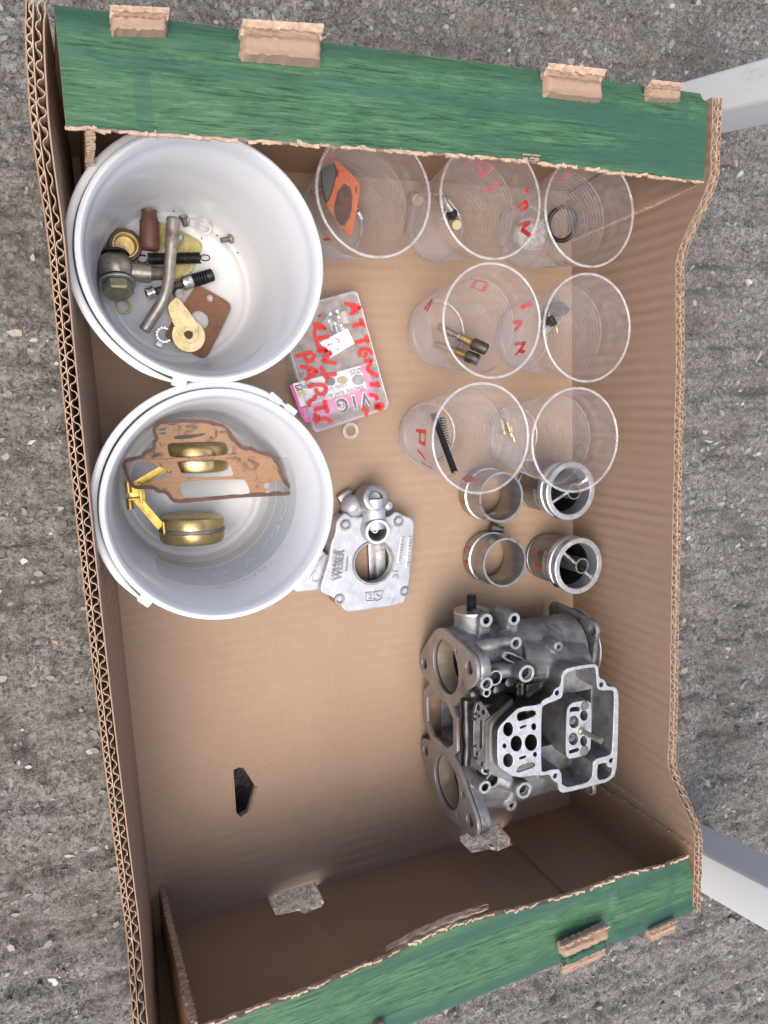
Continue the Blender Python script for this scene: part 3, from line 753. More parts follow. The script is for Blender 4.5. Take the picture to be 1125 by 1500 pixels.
# black return spring
r = thing('return_spring', 'black coiled tension spring with hooked end, crossing behind the bent pipe', 'spring', pa(630, 510, BZ))
p0, p1 = pa(455, 512, .0092), pa(812, 505, .0092); ax = (p1 - p0); L = ax.length; ax.normalize(); u = ax.cross(Vector((0, 0, 1))).normalized(); v2 = u.cross(ax)
n = 30; MB().tube([p0 + ax * (L * i / (n * 14)) + (u * math.cos(2 * math.pi * i / 14) + v2 * math.sin(2 * math.pi * i / 14)) * .0034 for i in range(n * 14 + 1)], .00046, 6).build('coil', M_DARK, r, 60)
MB().tube([p1 + ax * .0002 + u * -.002] + [p1 + ax * (.0034 + .0030 * math.cos(t)) + u * (.0019 * math.sin(t)) for t in [math.pi * 1.1 - 2 * math.pi * .95 * i / 20 for i in range(21)]], .0004, 6).build('hook', M_DARK, r, 60)
MB().tube([p0] + [p0 - ax * (.0036 + .0034 * math.cos(t)) + u * (.0024 * math.sin(t)) for t in [math.pi * 1.05 - 2 * math.pi * .9 * i / 20 for i in range(21)]], .0005, 6).build('hook', M_DARK, r, 60)
# adjusting screw with spring
r = thing('adjusting_screw', 'long adjusting screw with black spring and steel collars, under the bent pipe', 'screw', pa(680, 680, BZ))
s0, s1 = pa(440, 756, .0085), pa(895, 622, .0085); ax = (s1 - s0); L = ax.length; ax.normalize(); u = ax.cross(Vector((0, 0, 1))).normalized(); v2 = u.cross(ax)
def on(f): return s0 + ax * L * f
MB().lathe([(.0001, 0), (.0030, 0), (.0042, .0006), (.0042, .0020), (.0036, .0024), (.0036, .0036), (.0043, .004), (.0043, .0056), (.003, .006)], on(0), ax, 28).build('collar', M_STEEL, r, 30)
MB().lathe([(.0001, -.0002), (.0016, -.0002), (.0030, .0)], on(0), ax, 20).build('socket', M_HOLE, r, 30)
th = []
for i in range(60): th += [(.0023 if i % 2 else .0028, L * (.1 + .85 * i / 60))]
MB().lathe(th, s0, ax, 20).build('thread', metal('dirty_thread', (.15, .13, .10), (.32, .28, .22), .4, .85, 200), r, 20)
MB().lathe([(.0024, 0), (.0044, 0), (.0047, .0006), (.0047, .0026), (.0042, .003), (.0042, .0036), (.0047, .004), (.0047, .0060), (.0044, .0066), (.0024, .0066)], on(.545), ax, 30).build('collar', M_STEEL, r, 30)
MB().tube([on(.70) + ax * (L * .2 * i / (5 * 16)) + (u * math.cos(2 * math.pi * i / 16) + v2 * math.sin(2 * math.pi * i / 16)) * .0038 for i in range(5 * 16 + 1)], .0008, 8).build('spring', M_DARK, r, 60)
MB().lathe([(.0001, 0), (.0040, 0), (.0043, .0006), (.0043, .0044), (.0038, .005), (.0001, .005)], on(.90), ax, 24).build('knurled_head', M_DARK, r, 30)
# brown gasket sheet
GZ1 = BZ + .0012
plg = [tuple(at(*A(*p), GZ1)[:2]) for p in [(775, 702), (812, 698), (1000, 806), (1022, 838), (1015, 870), (872, 1165), (845, 1192), (805, 1192), (580, 1055), (568, 1020)]]
tag(plate('flange_gasket', smooth_poly(plg), [circle(*pa(805, 935, GZ1)[:2], .0064, 32), circle(*pa(878, 784, GZ1)[:2], .0024)], GZ1, .0011, M_GPLATE), 'brown square fibre gasket with large round hole under the gold lever', 'gasket')
# gold lever with cam washer
r = thing('throttle_lever', 'gold plated lever with oblong hole and round washer on the brown gasket', 'lever', pa(730, 1035, GZ1 + .001))
c = pa(732, 1040, GZ1 + .0022)
MB().ring(c, .0032, .0112, .0012, seg=48, b=.0002).build('cam_washer', M_GOLD, r, 30)
lo = xy([(585, 850), (600, 815), (655, 765), (675, 790), (790, 945), (808, 1000), (800, 1060), (760, 1092), (710, 1088), (665, 1050)], .0085)
mm = plate_mesh(smooth_poly(lo, 2), [circle(*pa(732, 1020, .0085)[:2], .0030, 20, .0040, .1)], .0013, .0002)
mm.transform(Matrix.Translation((0, 0, .0068))); link(mm, 'arm', M_GOLD, r, 30, recalc=False)
MB().cyl(pa(655, 745, .0065), pa(672, 752, .012), .0035, .003, 20).build('pivot_pin', M_OLD, r, 30)
# lock washer
c = pa(562, 1035, BZ)
r = thing('lock_washer', 'small toothed steel lock washer half under the brown gasket', 'washer', c)
MB().ring(c, .0036, .0055, .0012, seg=36, b=.0003).build('ring', M_ZINC, r, 30)
for i in range(14):
    t = 2 * math.pi * i / 14; MB().box(c + Vector((math.cos(t) * .0048, math.sin(t) * .0048, .0013)), (.0018, .0010, .0007), Matrix.Rotation(t + .5, 3, 'Z')).build('tooth', M_STEEL, r, 20)
MB().box(pa(535, 1098, BZ + .001), (.005, .0035, .0022), Matrix.Rotation(-.5, 3, 'Z')).build('tab', M_ZINC, r, 20, bevel=.0004)
# tab washer with oblong hole
c = pa(832, 292, BZ)
r = thing('tab_washer', 'pale steel tab washer with oblong hole near the bucket wall', 'washer', c)
plate('ring', circle(c.x, c.y, .0062, 40), [circle(c.x, c.y, .0031, 24, .0040, .9)], BZ + .0004, .0010, M_ZINC, r, .0002)
plate('tab', xy([(735, 245), (770, 238), (790, 275), (768, 305), (740, 290)], BZ), [], BZ + .0008, .0014, M_ZINC, r, .0003)
# two little screws
def small_screw(label, a, b, z):
    p0, p1 = pa(*a, z), pa(*b, z); ax = p1 - p0; L = ax.length; r = thing('small_screw', label, 'screw', ((p0 + p1) / 2)[:2] + (BZ,)) if False else thing('small_screw', label, 'screw', (p0.x, p0.y, BZ))
    MB().lathe([(.0016 if i % 2 else .0020, L * i / 16) for i in range(12)], p0, ax, 16).build('thread', M_OLD, r, 20)
    MB().lathe([(.0016, L * .66), (.0030, L * .68), (.0033, L * .75), (.0030, L * .95), (.0001, L)], p0, ax, 20).build('head', M_OLD, r, 30)
small_screw('tiny screw lying alone on the bare white bucket floor', (955, 385), (1038, 372), .0055)
small_screw('tiny screw wedged between the pipe end and tab washer', (715, 290), (690, 210), .0055)
# bent pipe on top
r = thing('bent_pipe', 'bent grey-brown metal pipe lying across the other bucket parts', 'pipe', pa(600, 640, BZ))
pts = [(628, 232, .0205), (622, 330, .0205), (614, 440, .0205), (604, 560, .0205), (596, 650, .0205), (580, 730, .0205), (550, 810, .0200), (500, 890, .0185), (455, 960, .0175), (425, 1005, .0170)]
P = [pa(a, b, z) for a, b, z in pts]
def cr(P, n=6):
    out = []
    for i in range(len(P) - 1):
        a, b, c_, d_ = P[max(i - 1, 0)], P[i], P[i + 1], P[min(i + 2, len(P) - 1)]
        for k in range(n):
            t = k / n; out.append(.5 * ((2 * b) + (c_ - a) * t + (2 * a - 5 * b + 4 * c_ - d_) * t * t + (3 * b - a - 3 * c_ + d_) * t ** 3))
    return out + [P[-1]]
C_ = cr(P); n = len(C_)
M_PIPE = metal('weathered_pipe', (.30, .27, .235), (.44, .41, .365), .42, .75, 120, .35, (.15, .105, .075), .55)
MB().tube(C_, [.0037 * (.82 if i > n - 2 else .95 if i > n - 3 else 1) for i in range(n)], 24).build('tube', M_PIPE, r, 50)
C2 = cr(P[:3]); MB().tube([C2[0] - (C2[1] - C2[0]) * .4] + C2, [.0036] + [.0044 * (.93 if i < 1 else 1) for i in range(len(C2) - 1)] + [.0041], 24).build('collar', M_OLD, r, 50)
# specks of grit
for k, (a, b) in enumerate([(928, 352), (822, 372), (1070, 470), (630, 183)]):
    tag(MB().lathe([(.0001, 0), (.0006, .0001), (.0005, .0005), (.0001, .0007)], pa(a, b, BZ), (0, 0, 1), 6).build('grit_speck', M_HOLE), 'tiny dark speck of grit on the white bucket floor', 'grit', 'grit specks in the bucket')

# ------------------------------------------------------------------ floats and gasket in the second bucket
Bc = crop(160, 590, 3.75)
def pb(a, b, z): return at(*Bc(a, b), z)
r = thing('twin_float', 'twin brass carburettor float with yellow hinge arm in the bucket', 'float', pb(300, 560, BZ))
RF = .0215
def drum(a, b, zc, wd):
    c = pb(a, b, zc); ax = Vector((.06, 1, 0)).normalized(); h = wd / 2
    pr = [(.0001, -h), (RF * .86, -h), (RF * .95, -h + .0008), (RF, -h + .003), (RF, -.0012), (RF * 1.012, -.001), (RF * 1.012, .001), (RF, .0012), (RF, h - .003), (RF * .95, h - .0008), (RF * .86, h), (.0001, h)]
    o = MB().lathe(pr, c, ax, 64).build('float_drum', M_BRASS, r, 40)
    MB().lathe([(RF * 1.0, -.0015), (RF * 1.022, -.0010), (RF * 1.03, 0), (RF * 1.02, .0010), (RF * 1.0, .0015)], c, ax, 64).build('solder_seam', M_SOLDER, o, 40)
    return c
# highest point of each drum is seen at the middle of its outline
d1 = drum(455, 690, RF + BZ, .0185); d2 = drum(478, 300, RF + BZ, .0185)
piv = pb(135, 500, .030)
for dd, kk in ((d1, (262, 655)), (d2, (235, 335))):
    e = dd + Vector((-RF * .96, .004 if dd is d1 else -.004, .006)); s_ = piv + Vector((.002, -.004 if dd is d1 else .006, 0))
    mb = MB(); t = (e - s_).normalized(); o = t.cross(Vector((0, 0, 1))).normalized()
    Rm = Matrix((t, o, Vector((0, 0, 1)))).transposed()
    mid = s_.lerp(e, .48); L = (e - s_).length
    mb.box(mid, (L, .0052, .0011), Rm); mb.box(mid + o * .0021 + Vector((0, 0, .001)), (L, .0009, .0022), Rm); mb.box(mid - o * .0021 + Vector((0, 0, .001)), (L, .0009, .0022), Rm)
    mb.build('float_arm', M_BRASSY, r, 20)
    MB().box(e + Vector((.0012, 0, -.001)), (.0016, .0085, .012)).build('arm_pad', M_BRASSY, r, 20, bevel=.0004)
MB().cyl(piv + Vector((-.003, -.010, 0)), piv + Vector((-.003, -.0025, 0)), .0023, None, 20).build('hinge_barrel', M_BRASSY, r, 30)
MB().cyl(piv + Vector((-.003, .001, 0)), piv + Vector((-.003, .0085, 0)), .0023, None, 20).build('hinge_barrel', M_BRASSY, r, 30)
MB().box(piv + Vector((.002, .0005, .0005)), (.010, .012, .0012)).build('hinge_plate', M_BRASSY, r, 20, bevel=.0003)
MB().box(piv + Vector((.004, .0005, .0025)), (.0016, .014, .0045)).build('hinge_plate', M_BRASSY, r, 20, bevel=.0003)
MB().box(piv + Vector((.000, -.003, .002)), (.008, .0012, .004)).build('hinge_plate', M_BRASSY, r, 20, bevel=.0003)
# gasket leaning on the far float
def gz(a, b): return .0475 + .0055 * (330 - b) / 250 + .009 * (a - 480) / 500
GOUT = [(66, 342), (90, 302), (175, 290), (186, 266), (215, 252), (240, 244), (233, 208), (252, 200), (240, 172), (234, 136), (268, 102), (312, 92), (420, 90), (545, 91), (630, 122), (662, 146), (690, 198), (738, 240), (788, 240), (814, 263), (880, 271), (920, 300), (945, 362), (970, 430), (1002, 458), (1020, 482), (1000, 508), (900, 512), (700, 522), (520, 540), (370, 553), (337, 537), (312, 500), (262, 490), (236, 472), (150, 475), (115, 460), (88, 400)]
GH = [[(102, 312), (178, 306), (215, 320), (268, 350), (340, 372), (345, 388), (330, 405), (240, 425), (165, 455), (133, 455), (112, 400)],
      [(318, 222), (400, 218), (612, 214), (640, 222), (655, 262), (640, 288), (460, 296), (335, 300), (322, 270)],
      [(372, 322), (500, 316), (640, 314), (668, 350), (685, 398), (660, 404), (430, 412), (400, 395), (378, 345)],
      [(386, 446), (402, 432), (560, 425), (738, 418), (758, 440), (775, 492), (765, 502), (560, 514), (420, 524), (404, 512)],
      [(840, 440), (955, 430), (972, 455), (985, 488), (918, 495), (905, 480), (880, 474), (858, 478)],
      [(350, 188), (380, 178), (470, 172), (520, 165), (530, 172), (470, 192), (370, 202)]]
def ell(cx, cy, a, b): return [(cx + a * math.cos(2 * math.pi * i / 18), cy + b * math.sin(2 * math.pi * i / 18)) for i in range(18)]
GH += [ell(338, 112, 32, 12), ell(535, 105, 34, 12), ell(450, 130, 36, 11), ell(286, 145, 24, 8), ell(292, 168, 20, 8), ell(622, 160, 22, 9), ell(214, 277, 27, 13), ell(777, 257, 24, 13), ell(274, 484, 27, 13), ell(884, 494, 25, 14), ell(666, 262, 11, 16)]
def gask(outline, holes, dz, thick, name, mat, parent=None):
    # plan positions on the tilted sheet
    f = lambda p: tuple(pb(p[0], p[1], gz(*p))[:2])
    o = [f(p) for p in smooth_poly(outline)]; hs = [[f(p) for p in (smooth_poly(h) if len(h) < 15 else h)] for h in holes]
    m = plate_mesh(o, hs, thick)
    c0 = pb(500, 330, gz(500, 330)); cx_ = pb(600, 330, gz(600, 330)); cy_ = pb(500, 230, gz(500, 230))
    sx_ = (cx_.z - c0.z) / (cx_.x - c0.x); sy_ = (cy_.z - c0.z) / (cy_.y - c0.y)
    for v in m.vertices: v.co.z += c0.z + sx_ * (v.co.x - c0.x) + sy_ * (v.co.y - c0.y) + dz + .0007 * noise.noise((v.co.x * 60, v.co.y * 60, 1))
    return link(m, name, mat, parent, 30, recalc=False)
gk = tag(gask(GOUT, GH, 0, .0008, 'bowl_gasket', M_GASK), 'brown paper bowl gasket with oily dark edges lying over the brass float', 'gasket')
# oil soaked dark band round the outline
def inset(poly, d):
    n = len(poly); out = []
    for i in range(n):
        a, b, c_ = Vector(poly[i - 1]), Vector(poly[i]), Vector(poly[(i + 1) % n]); t = (c_ - a); t = t.normalized() if t.length else Vector((1, 0))
        nn = Vector((-t.y, t.x)); k = d * (1 + .55 * noise.noise((b.x * .02, b.y * .02, 5)))
        out.append(tuple(b + nn * k))
    return out
def band(dz):
    c0 = pb(500, 330, gz(500, 330)); cx_ = pb(600, 330, gz(600, 330)); cy_ = pb(500, 230, gz(500, 230))
    sx_ = (cx_.z - c0.z) / (cx_.x - c0.x); sy_ = (cy_.z - c0.z) / (cy_.y - c0.y)
    def f(p):
        q = pb(p[0], p[1], gz(*p)); return (q.x, q.y, c0.z + sx_ * (q.x - c0.x) + sy_ * (q.y - c0.y) + dz + .0007 * noise.noise((q.x * 60, q.y * 60, 1)))
    P0 = smooth_poly(GOUT, 2); ins = inset(P0, 20); mb = MB(); n = len(P0)
    mb.add([f(p) for p in P0] + [f(p) for p in ins], [(i, (i + 1) % n, n + (i + 1) % n, n + i) for i in range(n)])
    return mb.build('oily_edge', M_GASKE, gk, 60)
band(.0012)
# ------------------------------------------------------------------ helpers for leaning sheets and marker strokes
def raydir(px, py): return _r @ Vector(((px - PW / 2) / FPX, -(py - PH / 2) / FPX, -1))
def onplane(p, A, N):
    v = raydir(*p); return CAM + v * ((A - CAM).dot(N) / v.dot(N))
def leaning_plate(name, outline, holes, pl, thick, mat, parent, bevel=0.):
    """outline in photo pixels on the plane through three points"""
    a, N = pl; e1 = N.orthogonal().normalized(); e2 = N.cross(e1); f = lambda p: ((onplane(p, a, N) - a).dot(e1), (onplane(p, a, N) - a).dot(e2))
    M = Matrix(((e1.x, e2.x, N.x, a.x), (e1.y, e2.y, N.y, a.y), (e1.z, e2.z, N.z, a.z), (0, 0, 0, 1)))
    return plate(name, [f(p) for p in outline], [[f(p) for p in h] for h in holes], 0, thick, mat, parent, bevel, M=M)

# ------------------------------------------------------------------ clear cups
CH = .088
def cup_r(z):
    return .0255 + (.0374 - .0255) * (z / CH)
def cup(label, cx, cy):
    r = thing('plastic_cup', label, 'cup', (cx, cy, .0), 'clear ribbed plastic cups')
    prof = [(.0001, .0035), (.020, .0035), (.0222, .0030), (.0232, .0005), (.0240, .0), (.0250, .0004), (.0256, .0020)]
    z = .006
    while z < .060:
        k = (z - .006) / .00155; prof.append((cup_r(z) + .00032 * math.sin(2 * math.pi * k / 2), z)); z += .00155 / 3
    for z in (.0615, .065, .068): prof.append((cup_r(z), z))
    prof += [(cup_r(.069) + .0006, .0692), (cup_r(.072) + .0007, .072), (cup_r(.080) + .0006, .080), (cup_r(.0855) + .0006, .0856)]
    MB().lathe(prof, (cx, cy, 0), (0, 0, 1), 72).build('shell', M_CUP, r, 80)
    MB().lathe([(.0380 + .00105 * math.cos(t), CH - .0016 + .0011 * math.sin(t)) for t in [2 * math.pi * i / 10 for i in range(10)]], (cx, cy, 0), (0, 0, 1), 80, close=True).build('rim', M_CUPRIM, r, 80)
    MB().ring((cx, cy, .0001), .0236, .0254, .0012, seg=60, b=.0003).build('base_ring', M_CUPRIM, r, 60)
    return r
def cup_stroke(r, strokes, C, far=False, wdt=.0031):
    c = r.location; mb = MB()
    def hit(p):
        v = raydir(*p); pr = None; hits = []
        for i in range(900):
            z = CH - CH * i / 900 * 1.0; t = (z - CAM.z) / v.z; q = CAM + v * t
            d = math.hypot(q.x - c.x, q.y - c.y) - cup_r(z)
            if pr is not None and d * pr < 0: hits.append(q)
            pr = d
        return (hits[-1] if far else hits[0]) if hits else None
    s = -1 if far else 1
    for st in strokes:
        P = [hit(C(*p)) for p in st]; P = [p for p in P if p is not None]
        if len(P) > 1: ribbon(mb, P, wdt, up=lambda p: Vector((p.x - c.x, p.y - c.y, 0)).normalized() , h=.0006)
    if mb.v: mb.build('marker_writing', M_REDCUP, r, 60, recalc=False)
c31 = cup('clear ribbed cup with a black rod and fine spring inside, writing on its side', .2435, .3630)
c32 = cup('clear ribbed cup between the rod cup and the wall, partly over a venturi', .3230, .3565)
c21 = cup('clear ribbed cup holding two brass jets with dark heads', .2545, .4425)
c22 = cup('clear ribbed cup by the wall holding a grey metal clip', .3340, .4370)
c11 = cup('clear ribbed cup beside the bucket holding an orange flange gasket', .1712, .5205)
c12 = cup('clear ribbed cup with red D writing, between the gasket cup and O-ring cup', .2555, .5215)
c13 = cup('clear ribbed cup holding a black O-ring in the far corner', .3362, .5180)
C6 = crop(560, 370, 2.885); C50 = crop(450, 190, 5.357); C30 = crop(630, 210, 3.516); C5a = crop(440, 190, 2.163)
cup_stroke(c31, [[(145, 752), (187, 757), (183, 815)], [(163, 757), (160, 800), (185, 812)], [(150, 832), (172, 855), (185, 880)]], C6, wdt=.0026)
cup_stroke(c31, [[(165, 880), (190, 900), (215, 912)]], C6, wdt=.0012)
cup_stroke(c31, [[(338, 948), (366, 968), (374, 944), (392, 968), (416, 946)], [(350, 940), (378, 958)]], C6, True)
cup_stroke(c21, [[(178, 245), (212, 198), (205, 222), (188, 252)]], C6)
cup_stroke(c21, [[(368, 112), (442, 132), (424, 166), (384, 150)], [(400, 118), (376, 152)], [(326, 132), (346, 122)]], C6, True)
cup_stroke(c21, [[(572, 238), (604, 226), (632, 212)], [(545, 296), (590, 294), (552, 332)], [(556, 384), (602, 380), (556, 436)], [(570, 410), (602, 420)]], C6, True, .0031)
cup_stroke(c11, [[(38, 468), (58, 560)], [(110, 720), (160, 790), (270, 862)], [(150, 740), (215, 800)], [(130, 860), (190, 850)]], C50, wdt=.0018)
cup_stroke(c12, [[(258, 95), (256, 176), (300, 150), (328, 118), (258, 98)], [(282, 246), (330, 226), (357, 198)], [(92, 84), (180, 122), (216, 88)]], C30, True, .0031)
cup_stroke(c12, [[(480, 240), (506, 256)], [(442, 332), (488, 300), (502, 324), (456, 348)], [(446, 420), (514, 404), (466, 440), (520, 478)]], C30, True, .0031)
cup_stroke(c13, [[(588, 188), (606, 164)], [(634, 180), (690, 196), (722, 138)]], C30, True, .0031)
# contents of the cups
r = thing('flange_gasket', 'orange flange gasket with oval opening leaning in a cup', 'gasket', (c11.location.x - .008, c11.location.y, .004))
def q5(a, b, z): return at(*C50(a, b), z)
pl = (q5(285, 560, .036), Vector((-.30, -.22, .93)).normalized())
leaning_plate('sheet', smooth_poly([C50(*p) for p in [(205, 240), (245, 250), (375, 375), (412, 425), (408, 490), (385, 650), (352, 832), (310, 818), (150, 610), (165, 520), (195, 330)]]), [[C50(*p) for p in [(290, 420), (340, 455), (357, 530), (345, 660), (300, 760), (270, 782), (210, 690), (208, 600), (240, 480)]], [C50(*p) for p in ell(238, 342, 9, 34)], [C50(*p) for p in ell(383, 470, 9, 34)]], pl, .0014, M_ORANGE, r)
r = thing('rubber_block', 'black rubber carburettor mounting piece behind the orange gasket', 'rubber mount', (c11.location.x - .015, c11.location.y + .004, .004))
off = Vector((-.006, .002, -.003)); p3 = (pl[0] + off, pl[1])
leaning_plate('body', smooth_poly([C50(*p) for p in [(125, 265), (205, 245), (235, 330), (195, 500), (150, 590), (118, 480), (105, 340)]]), [], p3, .004, M_RUBBER, r, .0006)
leaning_plate('backing', smooth_poly([C50(*p) for p in [(250, 470), (300, 440), (350, 500), (345, 650), (280, 770), (215, 690)]]), [], (pl[0] + off * 1.3, pl[1]), .002, M_GASKE, r)
tag(MB().cyl(q5(395, 640, .012), q5(425, 700, .010), .0022, None, 20).build('steel_pin', M_STEEL), 'short steel pin beside the orange gasket', 'pin')
def jets(a, b, za, zb, label):
    p0, p1 = at(*C6(*a), za), at(*C6(*b), zb); ax = p1 - p0; L = ax.length
    r = thing('emulsion_jet', label, 'jet', (p0.x, p0.y, .004), 'brass jets in a cup')
    MB().lathe([(.0001, 0), (.0024, 0), (.0026, .001), (.0026, L * .34), (.0020, L * .35), (.0020, L * .40), (.0032, L * .41), (.0032, L * .47)], p0, ax, 24).build('stem', M_OLD, r, 30)
    MB().lathe([(.0034 if i % 2 else .0029, L * (.47 + .24 * i / 14)) for i in range(15)], p0, ax, 24).build('thread', M_BRASS, r, 20)
    MB().lathe([(.003, L * .70), (.0044, L * .71), (.0046, L * .74), (.0046, L * .96), (.0040, L), (.0016, L), (.0014, L * .95), (.0001, L * .95)], p0, ax, 24).build('head', plain('dark_jet_head', (.09, .075, .065), .4, .3, 160, .6), r, 30)
jets((235, 312), (442, 412), .010, .034, 'brass jet with dark head, the longer one with holed stem'); jets((225, 385), (408, 456), .008, .028, 'brass jet with dark slotted head nearest the cup side')
r = thing('metal_clip', 'bent grey metal clip at the bottom of a cup', 'clip', at(*C6(745, 280), .004))
for q, t in (([(700, 245), (722, 208), (760, 205), (796, 236), (775, 268), (730, 262), (700, 290)], .010), ([(695, 320), (735, 270), (768, 285), (700, 356), (692, 350)], .006)):
    plate('leaf', smooth_poly([tuple(at(*C6(*p), .014)[:2]) for p in q]), [], .0045, t, M_ZINC if t < .008 else metal('grey_clip', (.14, .15, .16), (.26, .27, .29), .4, .8, 150), r, .001)
MB().box(at(*C6(715, 290), .0150), (.004, .008, .006), Matrix.Rotation(.6, 3, 'Z')).build('latch', M_RUBBER, r, 30, bevel=.0006)
MB().cyl(at(*C6(735, 315), .012), at(*C6(742, 340), .012), .0006, None, 10).build('pin', M_BRASS, r)
p0, p1 = at(*C6(238, 745), .020), at(*C6(306, 928), .036)
r = thing('black_rod', 'thin black rod leaning in a cup beside a fine spring', 'rod', (p0.x, p0.y, .004))
MB().cyl(p0 + (p0 - p1) * .35, p1, .0024, .0026, 20).build('shaft', M_DARK, r, 30)
MB().cyl(p1, p1 + (p1 - p0) * .02, .0021, None, 20).build('end_face', M_STEEL, r, 30)
p0, p1 = at(*C6(252, 695), .012), at(*C6(274, 812), .018); ax = p1 - p0; L = ax.length; ax.normalize(); u = ax.orthogonal().normalized(); v2 = ax.cross(u)
tag(MB().tube([p0 + ax * (L * i / (11 * 14)) + (u * math.cos(2 * math.pi * i / 14) + v2 * math.sin(2 * math.pi * i / 14)) * .0024 for i in range(11 * 14 + 1)], .00035, 6).build('fine_spring', M_DARK), 'fine open wire spring beside the black rod', 'spring')
for k, (a, b) in enumerate([((500, 690), (520, 780)), ((522, 700), (545, 770)), ((540, 720), (556, 790))]):
    p0, p1 = at(*C6(*a), .0075), at(*C6(*b), .0075)
    o = MB().lathe([(.0001, 0), (.0010, .001), (.0016, .004), (.0016, .012), (.0024, .0125), (.0024, .016), (.0001, .0165)], p0, p1 - p0, 16).build('needle_jet', M_BRASS)
    tag(o, 'small brass needle jet at the bottom of the cup beside the rod cup', 'jet', 'needle jets in a cup')
def c5(a, b, z): return at(*C5a(a, b), z)
MB_ = MB().lathe([(.0001, -.0042), (.0032, -.003), (.0042, 0), (.0032, .003), (.0001, .0042)], c5(480, 268, .016), (0, .3, 1), 24).build('round_knob', M_RUBBER); tag(MB_, 'small round black knob in the cup with the D writing', 'knob')
tag(MB().cyl(c5(487, 292, .0065), c5(496, 302, .014), .0042, .0036, 20).build('cream_nut', M_CREAM), 'small cream plastic nut next to the black knob', 'nut')
tag(MB().cyl(c5(362, 218, .0045), c5(372, 222, .012), .0048, .0042, 20).build('cream_nut', M_CREAM), 'larger cream plastic nut at the base of the D cup', 'nut')
r = thing('chrome_link', 'bright steel link standing above the black knob', 'link', c5(458, 235, .0045))
MB().cyl(c5(452, 222, .020), c5(476, 256, .017), .0026, None, 20).build('barrel', M_STEEL, r)
MB().cyl(c5(446, 214, .0215), c5(452, 222, .020), .0036, None, 20).build('head', M_STEEL, r)
MB().tube([c5(438 + 24 * math.sin(t), 240 - 46 * math.cos(t), .022) for t in [math.pi * i / 20 for i in range(21)]], .0006, 6).build('wire', M_STEEL, r)
pc = at(822, 328, .020)
tag(MB().tube([pc + Vector((.0075 * math.cos(t) + .001, .0128 * math.sin(t), .008 * math.cos(t))) for t in [2 * math.pi * i / 60 for i in range(60)]], .0018, 12, closed=True).build('rubber_o_ring', M_RUBBER), 'black rubber O-ring leaning in the corner cup', 'O-ring')
g = []; cc = at(778, 343, .012)
for i in range(25):
    row = []
    for j in range(49):
        a, b = math.pi * i / 24, 2 * math.pi * j / 48; k = 1 + .22 * noise.noise((math.cos(b) * 1.6, math.sin(b) * 1.6, math.cos(a) * 2))
        row.append(cc + Vector((.0155 * math.sin(a) * math.cos(b) * k, .0125 * math.sin(a) * math.sin(b) * k, .0085 * math.cos(a) * k)))
    g.append(row)
tag(MB().grid(g).build('small_bag', M_FROST, None, 60), 'crumpled frosted plastic bag in the corner cup by the O-ring', 'bag')

# ------------------------------------------------------------------ choke tubes and venturis
def stain_dots(parent, c, r_, spots):
    for th, z, s in spots:
        p = c + Vector((math.cos(th) * r_, math.sin(th) * r_, z)); MB().lathe([(.0001, .0006), (s * .6, .0004), (s, 0)], p, (-math.cos(th), -math.sin(th), 0), 12).build('dirt_spot', M_GASKE, parent, 60)
def stroke_cyl(parent, c, rad, strokes, w=.0016):
    mb = MB()
    for st in strokes:
        ribbon(mb, [c + Vector((math.cos(t) * rad, math.sin(t) * rad, z)) for t, z in st], w, up=lambda p: Vector((p.x - c.x, p.y - c.y, 0)).normalized(), h=.0003)
    mb.build('marker_writing', M_RED, parent, 60, recalc=False)
M_RING = metal('choke_aluminium', (.36, .35, .34), (.50, .49, .48), .36, .9, 90, .15, (.17, .12, .09), .60)
def choke(label, cx, cy, gap, seed):
    c = Vector((cx, cy, .0003)); r = thing('choke_tube', label, 'choke tube', c, 'choke tubes')
    prof = [(.0202, .0), (.0212, .0004), (.0215, .0015), (.0215, .0105), (.0210, .0112), (.0206, .0114), (.0206, .0315), (.0203, .0325), (.0186, .0325), (.0182, .0318), (.0162, .020), (.0158, .014), (.0164, .008), (.0190, .0006)]
    a0 = math.radians(gap); MB().lathe(prof, c, (0, 0, 1), 72, close=True).build('body', M_RING, r, 30)
    MB().lathe([(.0213, .0108), (.0218, .0112), (.0218, .0120), (.0207, .0124)], c, (0, 0, 1), 72).build('shoulder_ring', M_STEEL, r, 30)
    # locating notch and screw dimple
    for th, z, sx in ((a0, .0322, .010), ):
        p = c + Vector((math.cos(th) * .0196, math.sin(th) * .0196, z)); MB().box(p, (.0030, sx, .0016), Matrix.Rotation(th, 3, 'Z')).build('notch', M_SOLDER, r, 30, bevel=.0004)
    stain_dots(r, c, .0178, [(rr(-30), .024, .002), (rr(-52), .026, .0013), (rr(-70), .022, .0022), (rr(-15), .019, .0028), (rr(60), .023, .0012)])
    stain_dots(r, c, -.0209, [(rr(-40), .006, .0012), (rr(55), .025, .0009)])
    return r, c
k1 = choke('dull choke tube with red marks, nearer the carburettor', .2935, .2572, 62, 1)
k2 = choke('dull choke tube with red mark, half under a cup rim', .2915, .3110, 205, 2)
stroke_cyl(k1[0], k1[1], .0217, [[(rr(168), .0025), (rr(150), .003), (rr(150), .0085), (rr(160), .009)], [(rr(186), .0025), (rr(184), .0095)], [(rr(192), .004), (rr(178), .007)]])
stroke_cyl(k2[0], k2[1], .0217, [[(rr(192), .0025), (rr(190), .008), (rr(200), .0085)], [(rr(199), .003), (rr(196), .0075)]])
